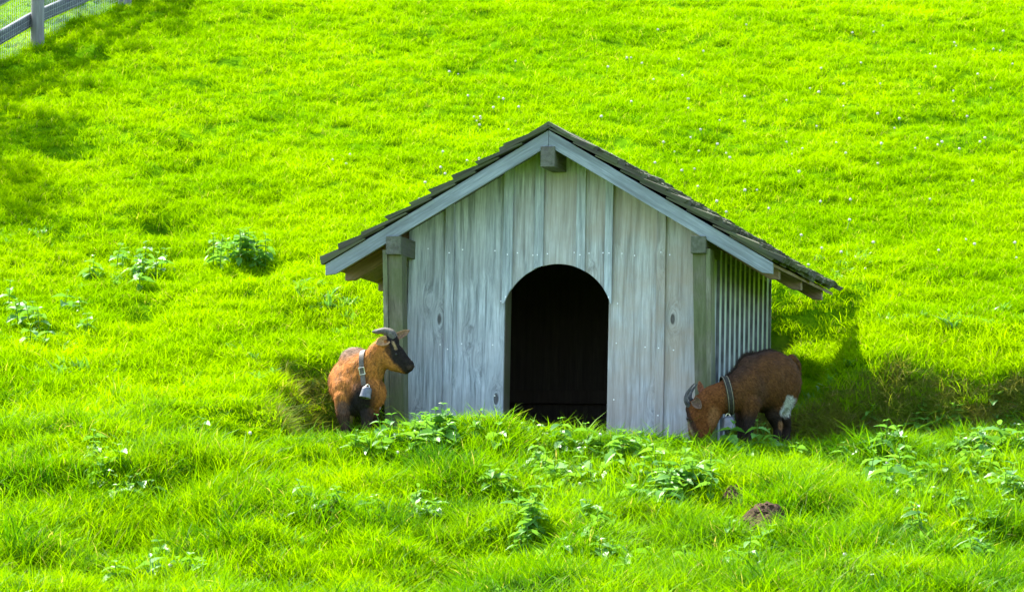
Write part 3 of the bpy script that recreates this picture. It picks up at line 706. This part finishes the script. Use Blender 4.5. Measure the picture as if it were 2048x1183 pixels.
def col_right(px, py, dy):
    c = np.tile(np.array([.092, .040, .013]), (len(px), 1)); nz = pnoise(px / 10, py / 15 + dy * 20)
    c = c * (1 + .35 * nz[:, None])
    c = blend(c, (px < 1450) * .75, (.135, .046, .012))
    c = blend(c, sstep(40, 12, seg_d(px, py, 1462, 738, 1500, 702)) * .75 * (px > 1440), (.035, .022, .015))
    c = blend(c, sstep(14, 5, seg_d(px, py, 1495, 704, 1560, 692)) * .7, (.045, .028, .018))
    c = blend(c, ell(px, py, 1522, 785, 12, 30, .7) * .6, (.05, .028, .016))
    c = blend(c, sstep(812, 842, py) * (px > 1460) * .94, (.022, .017, .014))
    c = blend(c, ell(px, py, 1540, 836, 22, 26) * .8, (.022, .017, .014))
    c = blend(c, sstep(12 + 5 * nz, 6 + 5 * nz, seg_d(px, py, 1581, 800, 1570, 824)) * (dy < .62), (.50, .52, .52))
    c = blend(c, ell(px, py, 1561, 850, 5, 9) * .7, (.33, .17, .075))
    hd = (px < 1440) & (py > 770)
    c = blend(c, hd * sstep(10, 5, seg_d(px, py, 1370, 818, 1378, 842)) * .8, (.022, .016, .013))
    c = blend(c, hd * sstep(5, 2, seg_d(px, py, 1374, 842, 1387, 868)) * .6, (.30, .22, .13))
    c = blend(c, hd * sstep(8, 4, seg_d(px, py, 1384, 846, 1394, 870)) * .7, (.03, .02, .015))
    c = blend(c, hd * ell(px, py, 1428, 835, 12, 22) * .4, (.26, .13, .05))
    c = blend(c, hd * sstep(872, 885, py) * .8, (.025, .018, .015))
    return c
def flow_right(px, py, dy):
    f = np.tile(np.array([.55, .25, -.8]), (len(px), 1)); hd = (px < 1440); f[hd] = (.75, .1, .45); return f
g.build(col_right, 30000, flow_right)
# bristly mane along the neck and spine
nb = 1500; t = rng.random(nb); mx = np.where(t < .45, 1446 + (1500 - 1446) * t / .45, 1500 + (1560 - 1500) * (t - .45) / .55); vv = []
for x in mx:
    dd = .03 + (x - 1446) / 114 * .33
    h = g.bvh.ray_cast(g.p(x, 560, dd + random.uniform(-.03, .03)), Vector((0, 0, -1)), 3)
    if h[0] is None: continue
    ln = random.uniform(.018, .045) * (1.2 if x < 1505 else .6); dr = Vector((random.gauss(.25, .25), random.gauss(.1, .25), random.uniform(.7, 1))).normalized(); sd = Vector((1, .3, 0)) * .0016
    vv += [h[0] - sd, h[0] + sd, h[0] + dr * ln]
me = mesh('mane', vv, [(i, i + 1, i + 2) for i in range(0, len(vv), 3)]); o = link('mane', me, M_hair, g.root); tag(o, kind='stuff')
ca = me.attributes.new('coat', 'FLOAT_COLOR', 'POINT'); ca.data.foreach_set('color', np.tile((.03, .02, .014, 1), len(vv)).astype(np.float32))
g.ear((1386, 797, -.13), (1403, 817, -.17), 19, (.13, .085, .055), .55, (-.55, -.8, .3))
g.ear((1404, 786, .05), (1398, 762, .08), 13, (.22, .085, .04), .3, (.2, -1, .2))
g.horn([(1379, 812, -.06, 5), (1372, 801, -.065, 4.4), (1373, 789, -.06, 3.3), (1380, 777, -.055, 2.2), (1389, 766, -.05, .7)], M_horn2)
g.horn([(1386, 805, .0, 5), (1380, 795, .01, 4), (1382, 784, .02, 3), (1388, 775, .03, 2), (1395, 766, .04, .7)], M_horn2)
eye(g, 1381, 829, -.1, 3.6)
g.collar((1455, 796, .01), (-.15, 0, 1.0), (.12, -1, 0), 13, M_leather_dark, M_stitch)
g.bell((1456, 832, -.05), (28, 28), (-.08, .05, 1))

# ------------------------------------------------------------------ fence at the top of the slope
fence = None
p0 = on_ground(75, 94); fdir = np.array([.27, .96]); fdir /= np.linalg.norm(fdir); SP = 2.3
fpts = []
for k in range(-3, 8):
    x, y = p0[0] + fdir[0] * SP * k, p0[1] + fdir[1] * SP * k; fpts.append(Vector((x, y, float(hill(x, y)))))
fence = empty('pasture_fence', fpts[0]); tag(fence, 'grey wooden post and rail fence backed with wire netting', 'fence')
F0 = fpts[0]
for p in fpts:
    rr = .062; v, f = tube([(p.x, p.y, p.z - .3), (p.x, p.y, p.z + .45), (p.x, p.y, p.z + 1.13), (p.x, p.y, p.z + 1.16)], [rr * 1.06, rr, rr * .97, rr * .8], 14)
    me = mesh('post', [q - F0 - Vector((p.x - F0.x, p.y - F0.y, p.z - F0.z)) for q in v], f, False); o = link('post', me, M_fence, fence); o.location = p - F0; colour(o, random.uniform(0, .25), random.uniform(.25, .4))
side = Vector((-fdir[1], fdir[0], 0)) * .085                 # rails on the far side of the posts
for a, b in zip(fpts, fpts[1:]):
    for h in (.255, .62, 1.0):
        d = b - a; ln = d.length; q = d.to_track_quat('X', 'Z')
        me = box('rail', -.02, ln + .02, -.02, .02, -.062, .062); o = link('rail', me, M_frail, fence)
        o.location = a - F0 + side + Vector((0, 0, h)); o.rotation_euler = q.to_euler(); colour(o, .05, random.uniform(.2, .4))
    # netting between posts, on the near face of the rails
    wv = []; wf = []; th = .0016; s2 = side * .62; dn = d.normalized()
    def wire(p, q):
        t = (q - p).normalized(); k = len(wv); a1 = Vector((-fdir[1], fdir[0], 0)); a2 = t.cross(a1)
        for e in (p, q):
            for c in range(3): wv.append(e + (a1 * math.cos(2.094 * c) + a2 * math.sin(2.094 * c)) * th)
        for c in range(3): wf.append((k + c, k + (c + 1) % 3, k + 3 + (c + 1) % 3, k + 3 + c))
    A = a - F0 + s2; nn = int(ln / .05); hh = [.02 + .05 * i for i in range(20)]
    for h in hh: wire(A + Vector((0, 0, h)), A + d + Vector((0, 0, h)))
    for i in range(nn + 1):
        e = A + d * (i / nn); wire(e + Vector((0, 0, .0)), e + Vector((0, 0, 1.0)))
    link('wire_netting', mesh('wire_netting', wv, wf), M_wire, fence)

# ------------------------------------------------------------------ molehills
def molehill(px, py, r, h, label):
    p = on_ground(px, py); n = 40; v = []; f = []
    gx = np.linspace(-1.15, 1.15, n); A, B = np.meshgrid(gx, gx); rad = np.hypot(A, B * 1.0) + .22 * pnoise(A * 1.7 + px, B * 1.7)
    X, Y = p[0] + A * r * 1.1, p[1] + B * r
    prof = sstep(1.0, .15, rad) * h + .030 * np.abs(pnoise(A * 4 + 3 + px, B * 4)) * sstep(1.05, .7, rad) * 2 + .018 * np.abs(pnoise(A * 9, B * 9 + 5)) * sstep(1.0, .8, rad) * 2
    Z = hill(X, Y) + prof - .03 * sstep(.9, 1.15, rad)
    o0 = Vector((p[0], p[1], float(hill(p[0], p[1]))))
    q = np.stack([X - o0.x, Y - o0.y, Z - o0.z], -1).reshape(-1, 3); i = (np.arange(n - 1)[:, None] * n + np.arange(n - 1)[None]).ravel()
    o = link('molehill', np_mesh('molehill', q, quads=np.stack([i, i + 1, i + n + 1, i + n], -1)), M_soil); o.location = o0; tag(o, label, 'molehill'); 
    # crumbs of earth
    bm = bmesh.new()
    for _ in range(70):
        a = random.uniform(0, 6.28); k = random.uniform(.0, .95) ** .6; x, y = math.cos(a) * k * r, math.sin(a) * k * r * .9
        s = random.uniform(.006, .022); z = float(hill(o0.x + x, o0.y + y)) - o0.z + h * float(sstep(1, .15, np.float64(k))) + s * .6
        bmesh.ops.create_icosphere(bm, subdivisions=1, radius=s, matrix=Matrix.Translation((x, y, z)) @ Matrix.Diagonal((1, random.uniform(.7, 1.3), random.uniform(.6, 1), 1)))
    for vt in bm.verts: vt.co += Vector([random.gauss(0, .003) for _ in range(3)])
    me = bpy.data.meshes.new('clods'); bm.to_mesh(me); bm.free(); c = link('clods', me, M_soil, o); tag(c, kind='stuff')
    return (p[0], p[1], r)
HILLS = [molehill(1528, 1056, .21, .11, 'wide brown molehill of loose earth in the foreground grass'), molehill(1470, 1004, .10, .055, 'small dark molehill beside the wide one')]

# ------------------------------------------------------------------ grass (instanced tufts)
tuft_col = {}
def tuft_mesh(name, n, rad, h0, h1, width, lean, curl, seed):
    r = np.random.default_rng(seed); V = []; Q = []; T = []; tint = []
    for b in range(n):
        a = r.uniform(0, 2 * np.pi); k = rad * np.sqrt(r.random()); bx, by = k * np.cos(a), k * np.sin(a)
        h = r.uniform(h0, h1); w = width * r.uniform(.6, 1.25); d = r.uniform(0, 2 * np.pi); ln = lean * r.uniform(.2, 1.4); cu = curl * r.uniform(.3, 1.5)
        dx, dy = np.cos(d), np.sin(d); t_ = r.uniform(0, 2 * np.pi); sx, sy = np.cos(t_), np.sin(t_)
        tb = r.random(); base = len(V)
        for i, t in enumerate((0, .35, .7, 1.0)):
            off = h * (ln * t + cu * t * t); z = h * (t - .28 * (ln + cu) * t * t) - (.012 if i == 0 else 0); ww = w * (1, .9, .62, 0)[i] * .5
            cx, cy = bx + dx * off, by + dy * off
            if i < 3: V += [(cx - sx * ww, cy - sy * ww, z), (cx + sx * ww, cy + sy * ww, z)]; tint += [tb, tb]
            else: V.append((cx, cy, z)); tint.append(tb)
        Q += [(base, base + 1, base + 3, base + 2), (base + 2, base + 3, base + 5, base + 4)]; T.append((base + 4, base + 5, base + 6))
    me = np_mesh(name, np.array(V), quads=np.array(Q), tris=np.array(T)); a0 = me.attributes.new('tint', 'FLOAT', 'POINT'); a0.data.foreach_set('value', np.array(tint, np.float32)); return me
def tuft_set(name, mats, specs):
    col = bpy.data.collections.new(name)
    for i, sp in enumerate(specs):
        me = tuft_mesh('%s_%02d' % (name, i), *sp, seed=100 + i); me.materials.append(mats); o = bpy.data.objects.new('%s_%02d' % (name, i), me); col.objects.link(o)
    return col
def scatter(name, pts, rot, scl, idx, col):
    me = bpy.data.meshes.new(name); me.vertices.add(len(pts)); me.vertices.foreach_set('co', pts.astype(np.float32).ravel())
    a = me.attributes.new('rot', 'FLOAT_VECTOR', 'POINT'); a.data.foreach_set('vector', rot.astype(np.float32).ravel())
    a = me.attributes.new('scl', 'FLOAT_VECTOR', 'POINT'); a.data.foreach_set('vector', scl.astype(np.float32).ravel())
    a = me.attributes.new('idx', 'INT', 'POINT'); a.data.foreach_set('value', idx.astype(np.int32))
    o = link(name, me)
    ng = bpy.data.node_groups.new(name, 'GeometryNodeTree'); ng.interface.new_socket('Geometry', in_out='INPUT', socket_type='NodeSocketGeometry'); ng.interface.new_socket('Geometry', in_out='OUTPUT', socket_type='NodeSocketGeometry')
    gi = ng.nodes.new('NodeGroupInput'); go = ng.nodes.new('NodeGroupOutput'); ip = ng.nodes.new('GeometryNodeInstanceOnPoints'); ci = ng.nodes.new('GeometryNodeCollectionInfo')
    ci.inputs[0].default_value = col; ci.inputs['Separate Children'].default_value = True; ci.inputs['Reset Children'].default_value = True; ip.inputs['Pick Instance'].default_value = True
    def na(n_, t): 
        k = ng.nodes.new('GeometryNodeInputNamedAttribute'); k.data_type = t; k.inputs[0].default_value = n_; return k.outputs[0]
    ng.links.new(gi.outputs[0], ip.inputs['Points']); ng.links.new(ci.outputs[0], ip.inputs['Instance']); ng.links.new(na('idx', 'INT'), ip.inputs['Instance Index'])
    ng.links.new(na('rot', 'FLOAT_VECTOR'), ip.inputs['Rotation']); ng.links.new(na('scl', 'FLOAT_VECTOR'), ip.inputs['Scale']); ng.links.new(ip.outputs[0], go.inputs[0])
    md = o.modifiers.new('scatter', 'NODES'); md.node_group = ng; return o
meadow_set = tuft_set('meadow_tuft', M_grass, [(36, .085, .045, .12, .0066, .35, .35)] * 5 + [(32, .09, .06, .16, .0072, .55, .6)] * 3 + [(32, .08, .035, .08, .0075, .7, .5)] * 2)
rank_set = tuft_set('rank_tuft', M_rank, [(34, .085, .05, .13, .0066, .4, .45)] * 4 + [(28, .09, .07, .18, .0075, .55, .7)] * 4 + [(26, .08, .035, .09, .010, .7, .5)] * 2)
bank_set = tuft_set('bank_tuft', M_bankgrass, [(34, .07, .03, .085, .0045, .6, .8)] * 4)
dry_set = tuft_set('dry_tuft', M_dry, [(16, .07, .05, .12, .003, .9, 1.0)] * 3)

weed_set = tuft_set('weed_tuft', M_nettle, [(14, .07, .05, .10, .026, .7, .5)] * 3 + [(12, .06, .03, .06, .034, 1.0, .4)] * 3)

def field(n, y0, y1, marg):
    Y = y0 + (y1 - y0) * rng.random(n * 2); hw = .122 * Y + marg; keep = rng.random(n * 2) < hw / (.122 * y1 + marg); Y = Y[keep][:n]
    X = (rng.random(len(Y)) * 2 - 1) * (.122 * Y + marg); return X, Y
def spot_free(X, Y):
    _, _, u, w = pad_dist(X, Y); ok = ~((np.abs(u) < 1.14) & (w > -.035) & (w < 2.2))
    for x, y, r in HILLS: ok &= ((X - x) ** 2 + ((Y - y + r * .7) * .6) ** 2) > (r * 1.2) ** 2 * rng.uniform(.7, 1.3, len(X))
    return ok, u, w
def emit(name, X, Y, s_lo, s_hi, colset, nidx, label, tilt=.25, zs=None, out=None):
    Z = hill(X, Y); n = len(X); rot = np.stack([rng.normal(0, tilt * .5, n) + .05, rng.normal(0, tilt * .5, n), rng.uniform(0, 6.283, n)], -1)
    if out: rot = np.stack([rng.normal(out, .35, n), rng.normal(0, .35, n), rng.normal(0, .5, n)], -1)
    s = rng.uniform(s_lo, s_hi, n) * (.70 + .30 * sstep(33, 29, Y)); zz = s if zs is None else s * zs
    o = scatter(name, np.stack([X, Y, Z], -1), rot, np.stack([s, s, zz], -1), rng.integers(0, nidx, n), colset); tag(o, label, 'grass', kind='stuff'); return o
parts = []
for n, y0, y1, mg in ((26000, 23.2, 29.2, 1.1), (27000, 29.2, 36, 1.0), (26000, 36, 45, 1.0)):
    X, Y = field(n, y0, y1, mg); parts.append((X, Y))
X = np.concatenate([a for a, _ in parts]); Y = np.concatenate([b for _, b in parts])
ok, u, w = spot_free(X, Y); bk = bankness(X, Y); inpad = (cut(X, Y) < .05) & (np.abs(u) < 2.0) & (w > -.55)
ok &= rng.random(len(X)) > bk * np.where(X < 0, .12, .66)
ok &= ~(inpad & (rng.random(len(X)) < .55))
X, Y = X[ok], Y[ok]
hn = 1 + .85 * pnoise(X / .8 + 60, Y / .7) + .75 * pnoise(X / .28, Y / .25 + 30)
fg = sstep(31, 28, Y); zs = np.clip(hn * (.72 + .38 * fg), .32, 1.75) * (1 - .35 * sstep(27.7, 28.3, Y) * sstep(29.4, 29.0, Y) * (np.abs(X - .4) < 2.6))
zs = np.where(Y > 30.5, 1 + (zs - .75) * .55, zs) * np.where(Y > 30.5, .8, 1)
rk = (rng.random(len(X)) < (.34 + .5 * sstep(-1.6, .8, X)) * sstep(29.8, 28.6, Y) * np.clip(.8 + 1.4 * pnoise(X / .7 + 5, Y / .7 + 15), 0, 1.4))
emit('meadow_grass', X[~rk], Y[~rk], .8, 1.25, meadow_set, 10, 'bright green meadow grass covering the hillside', zs=zs[~rk])
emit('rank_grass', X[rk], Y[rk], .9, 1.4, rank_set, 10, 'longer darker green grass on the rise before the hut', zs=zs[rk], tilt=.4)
wx, wy = field(9000, 23.2, 34.0, .8); wk = pnoise(wx / .9 + 11, wy / .9 + 80) + .35 * sstep(29, 27, wy) * sstep(-1.2, -.2, wx) > rng.uniform(.12, .75, len(wx)); wk &= spot_free(wx, wy)[0]
emit('meadow_weeds', wx[wk], wy[wk], .8, 1.5, weed_set, 6, 'broad leaved weeds and clover leaves growing among the grass', tilt=.4)
bx, by = rng.uniform(-2.6, 5.2, 120000), rng.uniform(28.6, 33.2, 120000); k = (rng.random(120000) < bankness(bx, by) * np.where(bx < 0, .22, .8)) & spot_free(bx, by)[0]; bx, by = bx[k], by[k]
emit('bank_grass', bx, by, .9, 1.6, bank_set, 4, 'short mossy grass on the cut bank beside the hut', out=.75)
k = rng.random(len(bx)) < np.where(bx < 0, .06, .25)
emit('dry_grass', bx[k], by[k], .7, 1.2, dry_set, 3, 'dry straw coloured grass hanging on the cut bank', out=1.1)

# ------------------------------------------------------------------ nettles: every plant a thing, every leaf a part
def leaf_mesh(k):
    r = np.random.default_rng(k); n = 9; v = []; f = []
    for i in range(n):
        t = i / (n - 1); hw = .30 * (math.sin(math.pi * t ** .72) ** .9 if 0 < t < 1 else 0) + .004
        if 0 < i < n - 1: hw *= 1.10 if i % 2 else .86
        dr = -.30 * t * t
        v += [(t, -hw, dr + hw * .38), (t, 0, dr), (t, hw, dr + hw * .38)]
    for i in range(n - 1):
        a = i * 3; f += [(a, a + 3, a + 4, a + 1), (a + 1, a + 4, a + 5, a + 2)]
    me = mesh('leaf', v, f); me.materials.append(M_nettle); a0 = me.attributes.new('tint', 'FLOAT', 'POINT'); a0.data.foreach_set('value', np.full(len(v), r.random(), np.float32)); return me
leaves = [leaf_mesh(k) for k in range(6)]
stem_cache = {}
def nettle(px, py, h, label, group, lv=5, ls=.085):
    p = on_ground(px, py)
    if p is None: return
    x, y = p[0], p[1]; root = empty('nettle_plant', (x, y, float(hill(x, y)))); tag(root, label, 'nettle', group)
    lx, ly = random.gauss(0, .12) * h, random.gauss(-.03, .12) * h
    sv, sf = tube([(0, 0, -.03), (lx * .3, ly * .3, h * .5), (lx, ly, h)], [.004, .0035, .002], 5); link('stem', mesh('stem', sv, sf), M_stem, root)
    a0 = random.uniform(0, 3.14)
    for i in range(lv):
        t = .22 + .78 * i / (lv - 1); s = ls * (.75 + .5 * math.sin(math.pi * min(t, .97))) * (.55 if i == lv - 1 else 1)
        for q in (0, 1):
            o = bpy.data.objects.new('leaf', random.choice(leaves)); C.objects.link(o); o.parent = root
            b = lx * t * t, ly * t * t
            o.location = (b[0], b[1], h * t); o.scale = (s * random.uniform(.8, 1.2),) * 3
            o.rotation_euler = (random.gauss(0, .25), random.gauss(-.12 + .35 * (1 - t) - (.35 if i == lv - 1 else 0), .22), a0 + math.pi * q + i * math.pi / 2 + random.gauss(0, .25))
def clump(pts, label, group, h=(.13, .22), lv=5, ls=.085):
    for px, py in pts: nettle(px, py, random.uniform(*h), label, group, lv, ls)
def cloud(cx, cy, rx, ry, n): return [(cx + random.uniform(-1, 1) * rx, cy + random.uniform(-1, 1) * ry) for _ in range(n)]
clump(cloud(800, 905, 93, 24, 14) + cloud(875, 890, 56, 15, 8), 'leafy nettle in the clump before the hut wall, left of the doorway', 'nettles before the hut wall', (0.14, 0.25))
clump([(1045, 880), (1075, 884), (1100, 888), (1128, 884)], 'low nettle sprouting on the grass edge at the doorway', 'nettles at the doorway', (0.09, 0.15), 4, .085)
clump(cloud(1110, 955, 43, 52, 10), 'nettle among the grass below the doorway', 'nettles below the doorway', (0.14, 0.25))
clump(cloud(1050, 1095, 50, 33, 7), 'tall pale nettle in long foreground grass below the doorway', 'tall foreground nettles', (0.19, 0.31), 6, .085)
clump(cloud(1365, 985, 75, 39, 13), 'nettle in the spread left of the molehills', 'nettles left of the molehills', (0.14, 0.25))
clump([(1528, 905), (1517, 915), (1545, 920)], 'bright nettle standing in front of the grazing goat', 'nettles before the grazing goat', (0.19, 0.27), 5, .085)
clump(cloud(1900, 930, 162, 75, 28) + cloud(1980, 900, 87, 30, 7), 'nettle in the wide patch right of the molehills', 'nettles right of the molehills', (0.14, 0.25))
clump([(2008, 830), (1985, 850)], 'broad leaved nettle against the cut bank', 'nettles against the bank', (0.14, 0.21), 4, .1)
clump(cloud(235, 955, 62, 42, 8) + cloud(265, 1010, 50, 15, 6) + [(335, 1020), (405, 880)], 'small pale nettle in the open grass below the left goat', 'nettles in the open grass', (0.10, 0.17), 4, .085)
clump(cloud(470, 525, 62, 27, 11), 'nettle in the tuft on the slope left of the roof', 'nettles on the slope left of the roof', (0.17, 0.27), 5)
clump(cloud(230, 555, 100, 27, 11) + cloud(100, 660, 87, 45, 11), 'nettle scattered on the slope above the left goat', 'nettles scattered up the slope', (0.12, 0.20), 4)
clump(cloud(320, 1165, 87, 18, 11) + cloud(690, 1040, 75, 27, 8) + cloud(860, 1055, 50, 22, 7), 'nettle in the long grass of the foreground rise', 'nettles in the foreground rise', (0.12, 0.21), 5)
clump(cloud(1985, 1110, 75, 45, 10) + cloud(1270, 1160, 37, 15, 4) + cloud(1420, 1170, 62, 12, 4), 'nettle at the foot of the foreground rise', 'nettles at the foot of the rise', (0.14, 0.22), 5)

for k in range(62):                                          # scattered over the rise from the doorway rightwards
    px, py = random.uniform(900, 2040), random.uniform(885, 1165)
    if abs(px - 1500) < 110 and 960 < py < 1110: continue
    far = py < 1010
    nettle(px, py, random.uniform(.09, .24), 'nettle growing singly on the upper rise before the hut' if far else 'nettle growing singly on the lower rise before the hut', 'single nettles on the upper rise' if far else 'single nettles on the lower rise', random.choice((4, 5, 6)), random.uniform(.06, .11))

for cx, cy, rx, ry, n_, lab, grp in ((1240, 1000, 190, 70, 22, 'big leaved nettle in the thicket below the doorway and left of the molehills', 'nettle thicket below the doorway'),
                                    (1890, 970, 150, 90, 24, 'big leaved nettle in the thicket right of the molehills', 'nettle thicket right of the molehills')):
    for px, py in cloud(cx, cy, rx, ry, n_): nettle(px, py, random.uniform(.14, .26), lab, grp, random.choice((5, 6)), random.uniform(.09, .12))

# ------------------------------------------------------------------ clover flowers
bm = bmesh.new(); bmesh.ops.create_icosphere(bm, subdivisions=2, radius=.0115)
for vt in bm.verts: vt.co = Vector((vt.co.x, vt.co.y, vt.co.z * .85)) * random.uniform(.82, 1.2)
hme = bpy.data.meshes.new('clover_flower'); bm.to_mesh(hme); bm.free()
sv, sf = tube([(0, 0, -.13), (.003, 0, -.06), (0, 0, -.008)], [.0015] * 3, 5)
bm = bmesh.new(); bm.from_mesh(hme); nfc = len(bm.faces); vs = [bm.verts.new(v) for v in sv]
for q in sf: bm.faces.new([vs[i] for i in q]).material_index = 1
bm.to_mesh(hme); bm.free(); hme.materials.append(M_clover); hme.materials.append(M_stem)
def clover(px, py, lab, grp, s=1.0, lift=.085):
    p = on_ground(px, py)
    if p is None: return
    o = bpy.data.objects.new('clover_flower', hme); C.objects.link(o); z = float(hill(p[0], p[1]))
    o.location = (p[0], p[1], z + lift * s); o.scale = (s,) * 3; o.rotation_euler = (random.gauss(0, .2), random.gauss(0, .2), random.uniform(0, 6)); tag(o, lab, 'flower', grp)
A = ('small white clover flower on the open slope above the roof', 'clover flowers above the roof')
for _ in range(62): clover(random.uniform(1180, 2040), random.uniform(60, 330), *A, s=random.uniform(.7, 1.15))
for _ in range(14): clover(random.uniform(860, 1070), random.uniform(95, 285), *A, s=random.uniform(.7, 1.1))
B = ('small white clover flower on the slope right of the roof', 'clover flowers right of the roof')
for _ in range(42): 
    x = random.uniform(1290, 2040); clover(x, max(random.uniform(300, 560), 300 + (x - 1290) * .0), *B, s=random.uniform(.7, 1.2))
D = ('small white clover flower on the slope left of the roof', 'clover flowers left of the roof')
for _ in range(14): clover(random.uniform(600, 960), random.uniform(270, 430), *D, s=random.uniform(.7, 1.1))
E_ = ('white clover flower in the foreground grass', 'clover flowers in the foreground')
for px, py in ((500, 905), (795, 945), (1200, 905), (1125, 880), (1160, 1005), (1775, 965), (2030, 885), (1520, 1170), (1690, 1150), (340, 1175)): clover(px, py, *E_, s=1.1, lift=.11)
clover(757, 880, 'large white clover flower at the standing goat\'s feet', None, 1.7, .10)

# ------------------------------------------------------------------ trees beyond the fence, outside the view, whose broken shade falls on the slope
S_ = np.array(sdir)
def tree(label, shade, up, seed, nleaf=110):
    """each leaf clump hangs on the sun's line above a patch of slope that is in shade in the photograph"""
    r = random.Random(seed); cl = []
    for px, py, rad in shade:
        p = on_ground(px, py); cl.append((p + S_ * (up + r.uniform(-.5, .5)), rad))
    c0 = np.mean([c for c, _ in cl], 0); z = float(hill(c0[0], c0[1])); root = empty('orchard_tree', (c0[0], c0[1], z)); tag(root, label, 'tree', 'orchard trees beyond the fence')
    O0 = Vector((c0[0], c0[1], z)); h = c0[2] - z
    v, f = tube([(0, 0, -.3), (.05, .02, h * .3), (.0, .06, h * .6), (.05, .03, h * .95)], [.13, .10, .075, .03], 10); link('trunk', mesh('trunk', v, f, True), M_trunk, root)
    vv = []; ff = []; ti = []
    for c, rad in cl:
        c = Vector(c) - O0
        lv, lf = tube([(.02, .05, h * .5), c * .5 + Vector((0, 0, h * .3)), c], [.045, .025, .008], 6); link('limb', mesh('limb', lv, lf, True), M_trunk, root)
        for _ in range(int(nleaf * (rad / .3) ** 1.6)):
            p = c + Vector([r.gauss(0, rad * .5) for _ in range(3)]); n_ = Vector([r.gauss(0, 1) for _ in range(3)]).normalized(); t_ = n_.orthogonal().normalized(); b_ = n_.cross(t_); s = r.uniform(.04, .075); k0 = len(vv)
            vv += [p - t_ * s, p + b_ * s * .55, p + t_ * s, p - b_ * s * .55]; ff.append((k0, k0 + 1, k0 + 2, k0 + 3)); ti += [r.random()] * 4
    me = mesh('crown', vv, ff); a0 = me.attributes.new('tint', 'FLOAT', 'POINT'); a0.data.foreach_set('value', np.array(ti, np.float32)); link('crown', me, M_treeleaf, root)
tree('broad leafy orchard tree standing beyond the lower part of the netted fence', [(25, 165, .3), (95, 175, .28), (180, 175, .22), (110, 250, .3), (40, 290, .35), (90, 300, .3), (20, 350, .4), (60, 390, .4), (30, 430, .35), (150, 130, .2)], 5.8, 4)
tree('slender thin leaved orchard tree standing beyond the upper part of the netted fence', [(145, 30, .22), (148, 60, .2), (245, 10, .2), (243, 40, .2), (240, 75, .2), (362, 5, .2), (360, 35, .2), (358, 62, .2), (280, 105, .18)], 6.2, 9)
